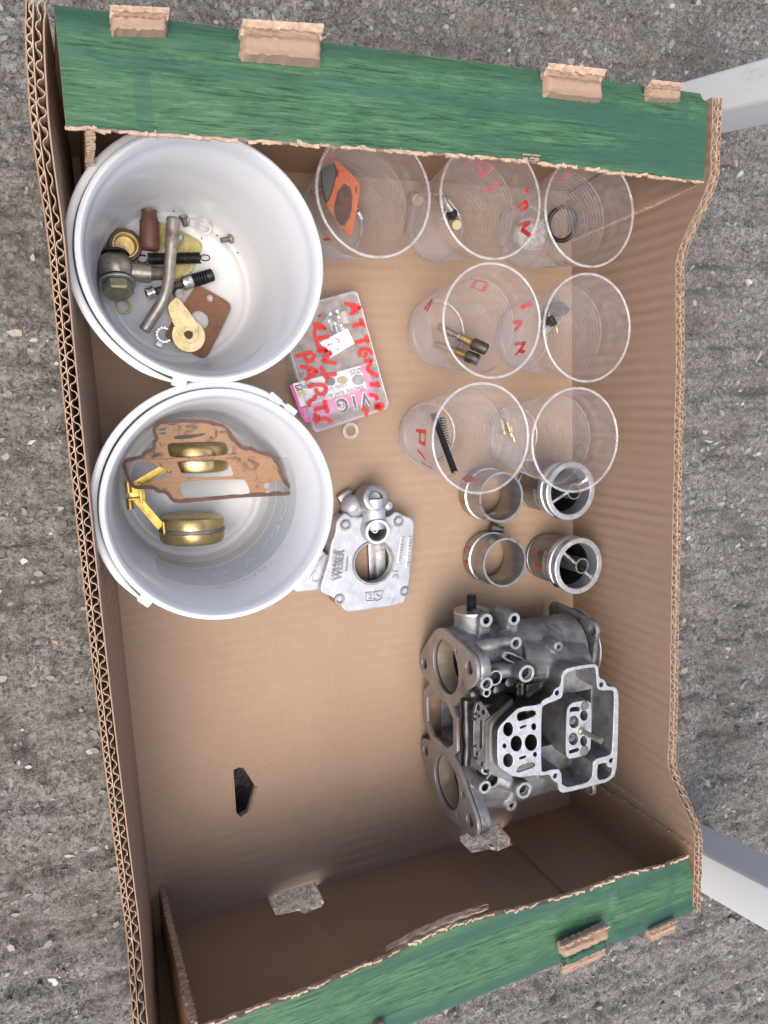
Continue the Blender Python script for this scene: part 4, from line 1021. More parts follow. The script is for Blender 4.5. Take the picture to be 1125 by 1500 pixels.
# dirty lump between the two rings
lump = thing('screw_stub', 'oily black screw stub lying between the two choke tubes', 'screw', at(728, 771, 0))
MB().lathe([(.0001, 0), (.0035, 0), (.0042, .001), (.0042, .005), (.0028, .0055), (.0028, .011), (.0001, .0112)], at(719, 772, .0075), at(742, 778, .010) - at(719, 772, .0075), 16).build('shank', M_CASTD, lump, 30)
MB().cyl(at(721, 760, .004), at(723, 757, .018), .0028, .0034, 16).build('bent_end', M_CASTD, lump, 30)
M_VENT = metal('grey_venturi', (.24, .25, .255), (.36, .37, .375), .4, .85, 90, .2, (.14, .13, .125), .66)
M_VRING = metal('bright_venturi_ring', (.58, .61, .63), (.72, .75, .77), .35, .8, 110, .2, (.40, .42, .43), .60)
def venturi(label, cx, cy, clip, strut, seed):
    c = Vector((cx, cy, .0003)); r = thing('auxiliary_venturi', label, 'venturi', c, 'auxiliary venturis')
    H = .049
    MB().lathe([(.0165, 0), (.0196, .0003), (.0204, .0012), (.0204, .0035), (.0190, .0040), (.0190, .0052), (.0204, .0058), (.0206, .0335), (.0200, .0342), (.0200, .0352)], c, (0, 0, 1), 64).build('body', M_VENT, r, 30)
    MB().lathe([(.0196, .0350), (.0232, .0352), (.0236, .0360), (.0236, .0405), (.0225, .0412), (.0225, .0422), (.0236, .0430), (.0236, .0485), (.0230, H), (.0196, H), (.0190, .0482), (.0182, .036)], c, (0, 0, 1), 64).build('top_ring', M_VRING, r, 30)
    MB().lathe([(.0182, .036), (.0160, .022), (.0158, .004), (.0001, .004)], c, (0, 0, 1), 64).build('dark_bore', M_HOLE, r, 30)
    # retaining clip spring on the side
    a = rr(clip)
    g = [[c + Vector((math.cos(a + t) * q, math.sin(a + t) * q, z)) for q, z in ((.0214, .0285), (.0226, .0290), (.0232, .0318), (.0226, .0345), (.0214, .0346))] for t in [rr(-30 + 60 * i / 20) for i in range(21)]]
    MB().grid(g).build('clip_spring', M_STEEL, r, 50)
    p = c + Vector((math.cos(a + .75) * .0229, math.sin(a + .75) * .0229, .0415)); MB().box(p, (.0016, .0042, .0058), Matrix.Rotation(a + .75, 3, 'Z')).build('slot', M_HOLE, r, 30)
    # inner spray tube on two struts
    t0 = c + Vector((.0055, -.0012, 0))
    MB().ring(t0 + Vector((0, 0, .012)), .0055, .0065, .0335, seg=40, b=.0003).build('spray_tube', M_VENT, r, 30)
    MB().lathe([(.0066, .0455), (.0064, .0461), (.0057, .0461), (.0055, .0455)], t0 , (0, 0, 1), 40).build('tube_lip', M_STEEL, r, 40)
    for s in (0, math.pi):
        d = Vector((math.cos(rr(strut) + s), math.sin(rr(strut) + s), 0)); a_, b_ = t0 + d * .0055, c + d * .0183
        MB().box((a_ + b_) / 2 + Vector((0, 0, .0385)), ((b_ - a_).length, .0024, .0105), Matrix.Rotation(rr(strut) + s, 3, 'Z')).build('strut', M_STEEL, r, 30, bevel=.0005)
    return r, c
v1 = venturi('grey auxiliary venturi with bright rim, nearer the carburettor', .3540, .2495, 178, 138, 1)
v2_ = venturi('grey auxiliary venturi standing half under a cup', .3465, .3125, 205, 205, 2)
stroke_cyl(v1[0], v1[1], .0208, [[(rr(164), .0150), (rr(164), .0215)], [(rr(164), .018), (rr(152), .0185)], [(rr(152), .0150), (rr(152), .0215)], [(rr(196), .014), (rr(184), .018), (rr(194), .0215), (rr(180), .023)]])
stroke_cyl(v2_[0], v2_[1], .0208, [[(rr(182), .012), (rr(168), .016)], [(rr(175), .020), (rr(165), .022)]])

# ------------------------------------------------------------------ lid casting
L4 = crop(420, 680, 5.114); LZ = .0200
def l4(L, z=LZ): return [tuple(at(*L4(*p), z)[:2]) for p in L]
lid = thing('top_cover_casting', 'silver carburettor top cover casting with round hole and raised lettering', 'lid casting', at(*L4(640, 740), 0))
out = [(365, 520), (372, 430), (400, 395), (440, 360), (500, 400), (640, 380), (760, 400), (820, 350), (880, 385), (935, 400), (958, 440), (955, 520), (940, 700), (920, 900), (895, 1010), (868, 1052), (660, 1085), (475, 1110), (435, 1098), (400, 1050), (335, 990), (262, 966), (250, 930), (285, 820), (320, 700), (330, 600)]
hole_c = at(*L4(648, 737), LZ); hr = .0162
plate('top_plate', smooth_poly(l4(out)), [circle(hole_c.x, hole_c.y, hr, 48)], LZ - .0045, .0045, M_LID, lid, .0012)
inn = [(hole_c.x + (x - hole_c.x) * .95, hole_c.y + (y - hole_c.y) * .95) for x, y in smooth_poly(l4(out))]
skirt_in = [(hole_c.x + (x - hole_c.x) * .86, hole_c.y + (y - hole_c.y) * .86) for x, y in smooth_poly(l4(out))]
plate('skirt', inn, [skirt_in], .0005, LZ - .0045, M_LID, lid)
MB().ring((hole_c.x, hole_c.y, LZ - .006), hr - .0008, hr + .0010, .0075, seg=56, b=.0004).build('hole_rim', M_LIDB, lid, 30)
arm = [(262, 640), (320, 690), (322, 740), (285, 850), (252, 945), (150, 955), (62, 962), (50, 900), (120, 800), (190, 700)]
plate('side_arm', smooth_poly(l4(arm, .013)), [], .001, .012, M_LID, lid, .0012)
rec = [(300, 680), (318, 700), (300, 780), (265, 860), (230, 885), (190, 875), (178, 855), (220, 790), (270, 690)]
P0 = smooth_poly(l4(rec, .0135), 2); mb = MB(); mb.tube([(p[0], p[1], .0131) for p in P0], .0009, 8, closed=True); mb.build('recess_rim', M_LID, lid, 60)
MB().box((hole_c.x + .0055, hole_c.y, .004), (.0065, .034, .0030)).build('inner_bridge', M_LIDB, lid, 30, bevel=.0006)
MB().box((hole_c.x + .0120, hole_c.y, .006), (.0075, .034, .0012)).build('inner_wall', M_MACH, lid, 30)
# screw bosses
def boss(parent, c, z0, z1, ro, ri, m=M_LIDB, axis=(0, 0, 1), name='screw_boss'):
    ax = Vector(axis).normalized(); c = Vector((c[0], c[1], z0)) if len(c) == 2 else Vector(c); h = (z1 - z0)
    o = MB().lathe([(ro, 0), (ro, h - .0006), (ro - .0005, h), (ri + .0004, h), (ri, h - .0004), (ri, h - min(.006, h * .8)), (.0001, h - min(.006, h * .8))], c, ax, 32).build(name, m, parent, 30)
    MB().lathe([(ri * .98, h - min(.0035, h * .5)), (.0001, h - min(.0035, h * .5))], c, ax, 24).build('hole', M_HOLE, o, 30)
    return o
for p, ro in (((445, 458), .0042), ((843, 430), .0042), ((888, 955), .0040), ((397, 1016), .0042)):
    q = at(*L4(*p), LZ + .0015); boss(lid, (q.x, q.y), .008, LZ + .0015, ro, .0023)
# fuel inlet: upright threaded boss and the angled filter housing behind it
ic = at(*L4(690, 492), LZ + .0105)
MB().lathe([(.0108, -.012), (.0104, 0), (.0108, .0006), (.0108, .0022), (.0102, .0026), (.0098, .0104), (.0092, .0112), (.0074, .0112), (.0070, .0105), (.0068, .001), (.0001, .001)], (ic.x, ic.y, LZ - .0005), (-.10, -.10, 1), 40).build('inlet_boss', M_LIDB, lid, 30)
MB().ring((ic.x - .0012, ic.y - .0012, LZ + .0100), .0072, .0096, .0012, (-.10, -.10, 1), 40, .0003).build('inlet_face', M_MACH, lid, 30)
MB().ring((ic.x - .0005, ic.y - .0004, LZ + .0008), .0012, .0028, .0045, (-.10, -.10, 1), 20, .0004).build('needle_seat', M_ZINC, lid, 30)
MB().lathe([(.0068, .001), (.0001, .0012)], (ic.x, ic.y, LZ), (-.10, -.10, 1), 30).build('well', M_HOLE, lid, 30)
fc = at(*L4(672, 262), LZ + .010)
hb = MB().lathe([(.0118, -.016), (.0112, -.004), (.0104, .0), (.0098, .0030), (.0090, .0034), (.0058, .0034), (.0056, .0), (.0001, -.0005)], (fc.x, fc.y, LZ + .0065), (-.02, .20, 1), 40); hb.build('filter_housing', M_LIDB, lid, 30)
MB().lathe([(.0056, .0036), (.0050, .0030), (.0050, -.001), (.0001, -.001)], (fc.x, fc.y, LZ + .0065), (-.02, .20, 1), 30).build('threaded_port', M_OLD, lid, 30)
m0 = at(*L4(520, 330), LZ + .002)
MB().lathe([(.0001, -.009), (.0085, -.009), (.0088, -.002), (.007, .002), (.004, .004), (.0001, .0046)], (m0.x + .001, m0.y, LZ - .003), (0, 0, 1), 32).build('cast_shoulder', M_LID, lid, 40)
m1 = at(*L4(775, 310), LZ + .002)
MB().lathe([(.0001, -.009), (.0045, -.009), (.0048, 0), (.003, .004), (.0001, .005)], (m1.x - .001, m1.y, LZ - .002), (0, 0, 1), 28).build('cast_shoulder', M_LID, lid, 40)
bx = (Vector((ic.x, ic.y, LZ + .003)) + Vector((fc.x, fc.y, LZ + .003))) / 2
MB().cyl(Vector((ic.x, ic.y, LZ + .002)), Vector((fc.x, fc.y, LZ + .002)), .0085, .0098, 32).build('bridge_casting', M_LID, lid, 40)
MB().box(at(*L4(440, 250), .004), (.012, .010, .008), Matrix.Rotation(.5, 3, 'Z')).build('underside_lug', M_LIDB, lid, 30, bevel=.0015)
# raised lettering, emblem and number strips
M_LETTER = metal('dirty_raised_letters', (.20, .20, .21), (.34, .34, .35), .45, .6, 200)
text('lettering', 'WEBER', L4(408, 868), L4(428, 642), LZ + .0001, M_LETTER, lid, .0010, .02, 1.25)
text('lettering', 'CARBURATORI', L4(352, 872), L4(372, 640), LZ + .0001, M_LETTER, lid, .0005, .01, .9)
text('lettering', 'BOLOGNA', L4(452, 800), L4(462, 690), LZ + .0001, M_LETTER, lid, .0005, .01, .9)
for a, b in (((838, 740), (868, 540)), ((900, 780), (925, 540))):
    A_, B_ = at(*L4(*a), LZ), at(*L4(*b), LZ); d = B_ - A_; ang = math.atan2(d.y, d.x)
    MB().box((A_ + B_) / 2 + Vector((0, 0, .0003)), (d.length, .0042, .0008), Matrix.Rotation(ang, 3, 'Z')).build('number_strip', M_MACH, lid, 30, bevel=.0004)
    q = MB()
    for i in range(9): q.box(A_.lerp(B_, (i + 1) / 10) + Vector((0, 0, .0008)), (.0012, .0024 * random.uniform(.5, 1), .0005), Matrix.Rotation(ang + random.uniform(-.5, .5), 3, 'Z'))
    q.build('cast_marks', M_LIDB, lid, 30)
text('lettering', '31', L4(838, 850), L4(838, 795), LZ + .0001, M_LIDB, lid, .0005, .02)
q = MB()
for st in ([(592, 962), (655, 958), (655, 1020), (595, 1022), (592, 962)], [(655, 958), (722, 945), (708, 1008), (672, 1022), (655, 1000)], [(610, 975), (640, 975), (615, 1005), (642, 1005)], [(672, 975), (700, 990)]):
    q.tube([at(*L4(*p), LZ + .0003) for p in st], .00038, 6)
q.build('emblem', M_LETTER, lid, 40)

# ------------------------------------------------------------------ clear parts case with red writing
B8 = crop(400, 400, 5.625); KZ = .0200
cs = thing('parts_case', 'clear plastic parts case with red marker writing and pink label', 'plastic case', at(*B8(540, 740), 0))
TR, BR, BLc = at(*B8(695, 132), KZ), at(*B8(968, 1112), KZ), at(*B8(345, 1325), KZ); TL = BLc + (TR - BR)
ctr = (TR + BLc) / 2
def rrect(k, rad=.004):
    out = []; cs_ = [TL, TR, BR, BLc]
    for i in range(4):
        p, a, b = cs_[i], cs_[i - 1], cs_[(i + 1) % 4]; u, v = (a - p).normalized(), (b - p).normalized()
        for t in range(6):
            w_ = math.pi / 2 * t / 5; q = p + (u + v) * rad - (v * math.cos(w_) + u * math.sin(w_)) * rad
            out.append((q.x, q.y))
    return [(ctr.x + (x - ctr.x) * k, ctr.y + (y - ctr.y) * k) for x, y in out]
plate('tray', rrect(.985), [rrect(.955)], .001, .013, M_CASE, cs)
plate('lid_rim', rrect(1.0), [rrect(.955)], .0135, .0066, M_CASE, cs, .0006)
M_CLID = mat_clear('clear_lid_plastic', tint=(1, 1, 1), haze=.24, hazecol=(.88, .87, .88), rough=.1)
MB().add([(x, y, KZ - .0004) for x, y in rrect(.985)], [tuple(range(24))]).build('lid', M_CLID, cs, 30)
def k8(L, z=KZ): return [tuple(at(*B8(*p), z)[:2]) for p in L]
for a, b in (((185, 760), (640, 625)),):
    A_, B_ = at(*B8(*a), .010), at(*B8(*b), .010); d = B_ - A_
    MB().box((A_ + B_) / 2, (d.length, .001, .012), Matrix.Rotation(math.atan2(d.y, d.x), 3, 'Z')).build('divider', M_CASE, cs)
rc = at(*B8(645, 1300), .008)
plate('hanging_ring', circle(rc.x, rc.y, .0066, 32), [circle(rc.x, rc.y, .0038, 24)], .005, .003, M_CASE, cs, .0006)
lz = KZ - .0026
plate('printed_insert', k8([(135, 925), (470, 830), (760, 748), (790, 800), (850, 1040), (600, 1120), (270, 1232), (230, 1180)], lz), [], lz, .0004, M_PINK, cs)
plate('insert_panel', k8([(160, 912), (715, 765), (770, 945), (225, 1102)], lz), [], lz + .0005, .0003, M_WHITE, cs)
lm = lz + .0009
for nm, e, mt in (('picture', ell(470, 892, 44, 36), M_BLACK), ('picture', ell(570, 880, 46, 30), M_BRASS), ('picture', ell(702, 878, 52, 44), M_GREYP), ('picture', ell(235, 995, 38, 34), M_GOLD)):
    plate(nm, k8(e, lm), [], lm, .0002, mt, cs)
text('lettering', 'Electric tool accessories', B8(738, 925), B8(265, 1055), lm, M_BLACK, cs, .0002)
text('lettering', 'Little brush', B8(596, 905), B8(395, 962), lm, M_GREYP, cs, .0002)
text('lettering', 'Ø25', B8(722, 778), B8(628, 802), lm, M_BLACK, cs, .0002)
text('lettering', '40PCS', B8(330, 885), B8(178, 930), lm, M_BLACK, cs, .0002, .02)
text('lettering', 'V I G', B8(798, 978), B8(512, 1048), lm - .0002, M_WHITE, cs, .0002, .07, 1.1)
text('lettering', 'V I G', B8(794, 982), B8(516, 1050), lm, M_BLACK, cs, .0003, .025, 1.1)
for i in range(7):
    a, b = at(*B8(248 + 8 * i * .3, 1120 + 12 * i), lm), at(*B8(320 + 4 * i, 1100 + 12 * i), lm); MB().tube([a, b], .00022, 5).build('printed_stripe', M_WHITE, cs)
q = MB()
for st in ([(420, 1085), (480, 1068), (488, 1130), (432, 1145), (420, 1085)], [(435, 1090), (440, 1135)], [(452, 1085), (458, 1130), (470, 1090)], [(330, 1170), (400, 1120), (410, 1165), (350, 1195)]): q.tube([at(*B8(*p), lm) for p in st], .0003, 5)
q.build('printed_mark', M_WHITE, cs, 40)
plate('price_sticker', k8([(385, 572), (612, 455), (670, 580), (472, 700), (440, 650)], KZ), [], KZ, .0002, M_WHITE, cs)
q = MB()
for st in ([(440, 600), (470, 575), (462, 605), (440, 600)], [(470, 590), (492, 570), (486, 596), (470, 590)], [(500, 572), (506, 582)], [(500, 540), (555, 548), (525, 582)], [(530, 570), (552, 578)], [(515, 622), (548, 632)], [(535, 612), (530, 642)]): ribbon(q, [at(*B8(*p), KZ + .0003) for p in st], .00055)
q.build('price_writing', M_RED, cs, 60, recalc=False)
q = MB()
RED = [[(583, 248), (640, 262), (724, 282), (628, 346)], [(652, 266), (664, 325)], [(645, 438), (735, 418)], [(712, 370), (738, 415), (760, 455)], [(668, 575), (772, 548)], [(762, 505), (776, 548), (786, 588)], [(812, 682), (808, 640), (770, 622), (722, 632), (704, 660), (722, 702)], [(745, 705), (770, 665), (772, 640)], [(748, 728), (818, 712), (775, 798), (872, 858)], [(790, 914), (878, 928)], [(852, 888), (868, 920), (880, 950)], [(785, 998), (870, 1020)], [(872, 1018), (840, 1052)], [(828, 1102), (858, 1076), (908, 1088), (902, 1116), (868, 1124), (828, 1102)], [(845, 1098), (890, 1102)], [(728, 1098), (752, 1122), (782, 1130), (762, 1168), (782, 1184)],
       [(372, 340), (398, 352), (380, 360)], [(322, 428), (362, 415), (440, 460), (350, 445), (338, 500), (352, 545), (470, 520)], [(352, 548), (366, 600), (450, 640), (352, 636)], [(366, 640), (484, 655), (405, 722), (530, 745)], [(385, 770), (412, 798), (418, 850), (532, 828)], [(420, 850), (470, 880)],
       [(178, 690), (258, 668), (335, 652)], [(258, 670), (272, 725), (318, 732), (342, 690), (334, 655)], [(215, 768), (290, 782), (374, 808), (258, 890)], [(288, 785), (306, 858)], [(280, 940), (360, 918), (428, 925), (442, 955), (425, 1000), (368, 998), (348, 945)], [(365, 1000), (330, 1045), (292, 1062), (302, 1112)], [(332, 1132), (440, 1100)], [(420, 1040), (438, 1100), (452, 1162)], [(355, 1195), (340, 1150)], [(484, 1242), (462, 1205), (420, 1196), (372, 1208), (350, 1244)], [(395, 1180), (350, 1192), (338, 1232)]]
for st in RED: ribbon(q, [at(*B8(*p), KZ + .0004) for p in st], .0030)
q.build('marker_writing', M_RED, cs, 60, recalc=False)
# little fittings inside the case
for k, (a, b) in enumerate([(475, 330), (520, 300), (455, 380), (505, 400), (560, 420), (580, 455), (540, 350)]):
    c_ = at(*B8(a, b), .009); t = random.random() * 3
    o = MB().lathe([(.0001, 0), (.0030, 0), (.0033, .001), (.0026, .003), (.0015, .0035), (.0015, .009), (.0001, .0095)], c_, (math.cos(t) * .6 - .2, -abs(math.sin(t)) * .6 - .3, .1), 16).build('small_fitting', M_STEEL if k % 2 else M_ZINC, None, 30)
    tag(o, 'small metal fitting inside the clear parts case', 'fitting', 'small fittings in the clear case')
o = MB().cyl(at(*B8(575, 318), .012), at(*B8(600, 415), .012), .0028, None, 20).build('small_pin', M_CREAM); tag(o, 'pale straight pin lying among the fittings in the clear case', 'pin')
# ------------------------------------------------------------------ carburettor body
CO = Vector((.2305, .138, .0)); CYAW = math.radians(-1.5)
CR = Matrix.Rotation(CYAW, 4, 'Z'); CT = Matrix.Translation(CO) @ CR; CTI = CT.inverted()
carb = thing('carburettor', 'grey twin-barrel carburettor body casting with open float bowl, oily between its flanges', 'carburettor', CO)
K1 = crop(600, 860, 3.309); K5 = crop(720, 960, 5.357)
RZ = .1000                                     # height of the machined bowl rim
def kl(p, z, K): q = CTI @ at(*K(*p), z); return (q.x, q.y)
def ky(p, x, K):                               # point of the flange plane seen at a pixel -> (v, w)
    v = raydir(*K(*p)); n = CR @ Vector((1, 0, 0)); a = CT @ Vector((x, 0, 0)); t = (a - CAM).dot(n) / v.dot(n); q = CTI @ (CAM + v * t); return (q.y, q.z)
def cw(mb):                                    # local -> world
    mb.v = [tuple(CT @ Vector(p)) for p in mb.v]; return mb
def cplate(name, outline, holes, w0, thick, mat, parent=None, bevel=0.):
    return plate(name, outline, holes, 0, thick, mat, parent or carb, bevel, M=CT @ Matrix.Translation((0, 0, w0)))
FL = Matrix(((0, 0, -1, 0), (1, 0, 0, 0), (0, 1, 0, 0), (0, 0, 0, 1)))       # (v, w, depth) -> local, depth towards -x
VB, WB, RBORE = .0480, .0475, .0212
# --- outlines
OUT = [(45, 600), (45, 850), (75, 890), (185, 960), (355, 935), (380, 942), (452, 932), (470, 970), (495, 990), (520, 1000), (525, 1060), (560, 1080), (800, 1018), (910, 990), (975, 930), (988, 700), (995, 290), (970, 245), (905, 243), (885, 192), (855, 183), (838, 165), (835, 88), (805, 62), (600, 95), (552, 130), (540, 240), (492, 262), (475, 315), (400, 350), (382, 385), (215, 405), (150, 465), (65, 550)]
CAV = [(388, 412), (415, 385), (520, 345), (552, 322), (562, 260), (566, 165), (600, 122), (795, 88), (818, 108), (824, 240), (845, 276), (950, 270), (962, 298), (945, 745), (930, 782), (795, 815), (790, 930), (778, 968), (740, 1002), (552, 1042), (542, 890), (465, 895), (405, 915), (386, 898)]
POC = [(828, 862), (845, 848), (895, 838), (905, 868), (925, 880), (945, 878), (940, 930), (905, 965), (825, 980)]
out = [kl(p, RZ, K5) for p in OUT]; cav = [kl(p, RZ, K5) for p in CAV]; poc = [kl(p, RZ, K5) for p in POC]
WELLS = [(128, 578, 40, 56), (128, 822, 40, 54), (192, 690, 46, 62), (308, 682, 50, 66), (330, 557, 20, 28), (340, 775, 16, 20), (100, 708, 17, 20)]
wells = [[kl(p, RZ, K5) for p in ell(*w_)] for w_ in WELLS]
SLOTS = [[(192, 470), (215, 440), (340, 425), (352, 470), (240, 510), (205, 515)], [(215, 560), (265, 540), (278, 552), (225, 578)], [(210, 800), (265, 780), (275, 798), (220, 818)], [(190, 905), (215, 860), (335, 830), (345, 872), (205, 920)]]
slots = [smooth_poly([kl(p, RZ, K5) for p in s_]) for s_ in SLOTS]
SCREWS = [(512, 292), (860, 228), (935, 823), (498, 943)]
screws = [circle(*kl(p, RZ, K5), .0021, 18) for p in SCREWS]
PIN = [(600, 400), (640, 368), (752, 352), (783, 385), (782, 600), (772, 770), (620, 812), (590, 800), (580, 720), (588, 450)]
PZ = .0930
pin = smooth_poly([kl(p, PZ, K5) for p in PIN])
PWELL = [(645, 522, 38, 50), (640, 655, 38, 50), (724, 472, 30, 42), (722, 672, 28, 42)]
pw = [[kl(p, PZ, K5) for p in ell(*w_)] for w_ in PWELL]
PSLOT = [[(612, 420), (630, 405), (690, 398), (693, 440), (640, 440), (612, 450)], [(605, 745), (640, 735), (685, 720), (690, 752), (605, 775)]]
ps = [smooth_poly([kl(p, PZ, K5) for p in s_]) for s_ in PSLOT]
# --- flange lobes as hulls of circles in the (v, w) plane
def hull(pts):
    pts = sorted(set(pts)); 
    def half(ps):
        h = []
        for p in ps:
            while len(h) > 1 and (h[-1][0] - h[-2][0]) * (p[1] - h[-2][1]) - (h[-1][1] - h[-2][1]) * (p[0] - h[-2][0]) <= 0: h.pop()
            h.append(p)
        return h
    a, b = half(pts), half(pts[::-1]); return a[:-1] + b[:-1]
def lobe(s, grow=0.):
    P = circle(s * VB, WB, .0300 + grow, 48) + circle(s * (VB - .010), .0100, .0100 + grow, 24) + circle(s * (VB + .012), .0850, .0120 + grow, 24)
    return hull([(round(x, 6), round(y, 6)) for x, y in P])
# --- solid casting: joined volumes, one skin
S = []
def solid(mb): S.append(mb)
for s in (1, -1):
    solid(MB().lathe([(.0001, .006), (.0290, .006), (.0275, .03), (.0272, .055), (.0262, .085), (.0270, .113), (.0001, .113)], (0, s * VB, WB), (1, 0, 0), 40))
    # throttle spindle boss
    solid(MB().lathe([(.0001, 0), (.0175, 0), (.0150, .022), (.0138, .026), (.0138, .0405), (.0001, .0405)], (.0215, s * VB, WB - .002), (0, s, .0), 32))
    # flange body behind the face
    m = plate_mesh(lobe(s, -.0004), [], .0085); m.transform(FL @ Matrix.Translation((0, 0, -.0095)))
    mb = MB(); mb.add([v.co[:] for v in m.vertices], [tuple(p.vertices) for p in m.polygons]); solid(mb)
    # intake flange
    mb = MB(); h = hull([(round(x, 6), round(y, 6)) for x, y in circle(s * VB, WB - .002, .0295, 40) + circle(s * (VB + .020), WB + .024, .007, 20) + circle(s * (VB + .022), WB - .026, .008, 20)])
    m = plate_mesh(h, [], .0045); m.transform(FL @ Matrix.Translation((0, 0, -.1205)))
    mb.add([v.co[:] for v in m.vertices], [tuple(p.vertices) for p in m.polygons]); solid(mb)
solid(MB().box((.060, 0, .036), (.100, .082, .046)))                       # web between barrels
solid(MB().box((.055, 0, .068), (.086, .056, .030)))
solid(MB().prism([(.006, -.02), (.03, -.034), (.03, .034), (.006, .02)], .066, .0925))
solid(MB().prism(smooth_poly(out), .050, RZ - .0006))
def K1l(a, b, z): return kl((a, b), z, K1)
BOS = [  # crop x, y, top height, outer r, hole r, bottom
    (372, 162, .064, .0064, .0030, .044), (507, 155, .068, .0060, .0028, .046), (515, 272, .080, .0060, .0030, .06), (568, 420, .100, .0078, .0048, .055),
    (374, 470, .096, .0060, .0034, .05), (415, 440, .086, .0070, .0050, .05), (374, 512, .090, .0042, .0022, .05), (368, 886, .090, .0045, .0022, .05),
    (366, 970, .094, .0060, .0032, .05), (402, 936, .084, .0074, .0052, .045), (555, 985, .096, .0078, .0046, .045), (494, 1058, .074, .0058, .0020, .04), (725, 290, .0845, .0050, .0018, .070), (537, 480, .082, .0040, .0010, .05)]
bos = []
for a, b, zt, ro, ri, zb in BOS:
    ro *= .88; ri *= .92
    x, y = K1l(a, b, zt); bos.append((x, y, zt, ro, ri)); solid(MB().cyl((x, y, zb), (x, y, zt - .0004), ro * 1.08, ro, 28))
def bar(p, q, r1, r2=None): solid(MB().cyl(p, q, r1, r2, 24))
def bp(i, dz=-.01): return (bos[i][0], bos[i][1], bos[i][2] + dz)
bar(bp(2, -.006), (bos[2][0] - .028, bos[2][1] - .002, bos[2][2] - .010), .0050)       # passage tubes
bar(bp(3, -.012), (bos[3][0] - .020, bos[3][1] - .004, .074), .0062); bar(bp(3), (bos[3][0] + .02, bos[3][1] - .01, .075), .006)
bar(bp(10, -.012), (bos[10][0] - .030, bos[10][1] + .010, .070), .0068); bar(bp(11, -.005), (bos[11][0] + .004, bos[11][1] + .02, .070), .0056); bar(bp(11, -.006), (bos[11][0] - .026, bos[11][1] + .006, .072), .0040)
bar((.040, .030, .070), (.075, .030, .070), .012)
bar((.050, VB, .062), (.105, VB - .012, .070), .020, .022)
solid(MB().box((.060, .012 + .022, .080), (.028, .010, .012)))
for i in (0, 1): solid(MB().box((bos[i][0], bos[i][1] - .006, bos[i][2] - .020), (.0105, .012, .036)))
mb = MB()
for s_ in S: mb.add(s_.v, s_.f)
base = bpy.data.objects.new('tmp', mb.mesh('tmp')); COL.objects.link(base)
bm = bmesh.new(); bm.from_mesh(base.data); bmesh.ops.remove_doubles(bm, verts=bm.verts, dist=1e-6); bmesh.ops.recalc_face_normals(bm, faces=bm.faces); bm.to_mesh(base.data); bm.free()
# --- cutters
cut = MB()
def mcut(m, M=Matrix.Identity(4)):
    m.transform(M); cut.add([v.co[:] for v in m.vertices], [tuple(p.vertices) for p in m.polygons])
def zcut(poly, z0, z1=RZ + .01):
    cut.prism(poly, z0, z1)
def remesh(ob, vox, smooth):
    a = ob.modifiers.new('r', 'REMESH'); a.mode = 'VOXEL'; a.voxel_size = vox
    if smooth: b = ob.modifiers.new('s', 'SMOOTH'); b.iterations = smooth; b.factor = .5
    dg = bpy.context.evaluated_depsgraph_get(); m = bpy.data.meshes.new_from_object(ob.evaluated_get(dg)); return m
skin = remesh(base, .0011, 3); bpy.data.objects.remove(base)
body = bpy.data.objects.new('casting', skin); COL.objects.link(body)
def difference(ob, mbs):
    for mb in mbs:
        c = bpy.data.objects.new('cut', mb.mesh('cut')); COL.objects.link(c)
        bm = bmesh.new(); bm.from_mesh(c.data); bmesh.ops.remove_doubles(bm, verts=bm.verts, dist=5e-6); bmesh.ops.recalc_face_normals(bm, faces=bm.faces); bm.to_mesh(c.data); bm.free()
        d = ob.modifiers.new('d', 'BOOLEAN'); d.operation = 'DIFFERENCE'; d.solver = 'MANIFOLD'; d.object = c
        dg = bpy.context.evaluated_depsgraph_get(); m = bpy.data.meshes.new_from_object(ob.evaluated_get(dg))
        if len(m.polygons) and len(m.vertices) != len(ob.data.vertices): ob.data = m
        else: print('cut without effect', mbs.index(mb))
        ob.modifiers.clear(); bpy.data.objects.remove(c)
cuts = []
def C(mb): cuts.append(mb)
for s in (1, -1): C(MB().cyl((-.02, s * VB + .00013, WB + .00007), (.15, s * VB + .00013, WB + .00007), RBORE + .0001, None, 46))
C(MB().prism(smooth_poly(cav), .0745, RZ + .02)); C(MB().prism(poc, .070, RZ + .02))
deep = [(min(max(x, -1), 1), min(max(y, -.021), .019)) for x, y in cav]
C(MB().box(((min(p[0] for p in cav) + max(p[0] for p in cav)) / 2 + .008, -.001, .070), (.048, .040, .052)))
C(MB().prism([(-.005, -.019), (.024, -.019), (.024, .019), (-.005, .019)], .0135, .060))
for w_ in wells: C(MB().prism(w_, RZ - .016, RZ + .02))
for w_ in slots: C(MB().prism(w_, RZ - .008, RZ + .02))
for x, y, zt, ro, ri in bos: C(MB().cyl((x, y, zt - .008), (x, y, zt + .02), ri, None, 24))
for p in SCREWS: x, y = kl(p, RZ, K5); C(MB().cyl((x, y, RZ - .012), (x, y, RZ + .02), .0020, None, 18))
for s in (1, -1):
    C(MB().cyl((-.02, s * (VB - .010), .0100), (.004, s * (VB - .010), .0100), .0046, None, 24)); C(MB().cyl((-.02, s * (VB + .012), .0850), (.02, s * (VB + .012), .0850), .0052, None, 24))
    C(MB().cyl((.10, s * (VB + .020), WB + .026), (.14, s * (VB + .020), WB + .026), .0042, None, 20))
difference(body, cuts)
sk = body.data; sk.materials.clear(); sk.polygons.foreach_set('material_index', np.zeros(len(sk.polygons), np.int32)); bpy.data.objects.remove(body); sk.transform(CT)
link(sk, 'casting', M_CAST, carb, 40, recalc=False)
# --- machined faces
fo = lobe(1); fo2 = lobe(-1)
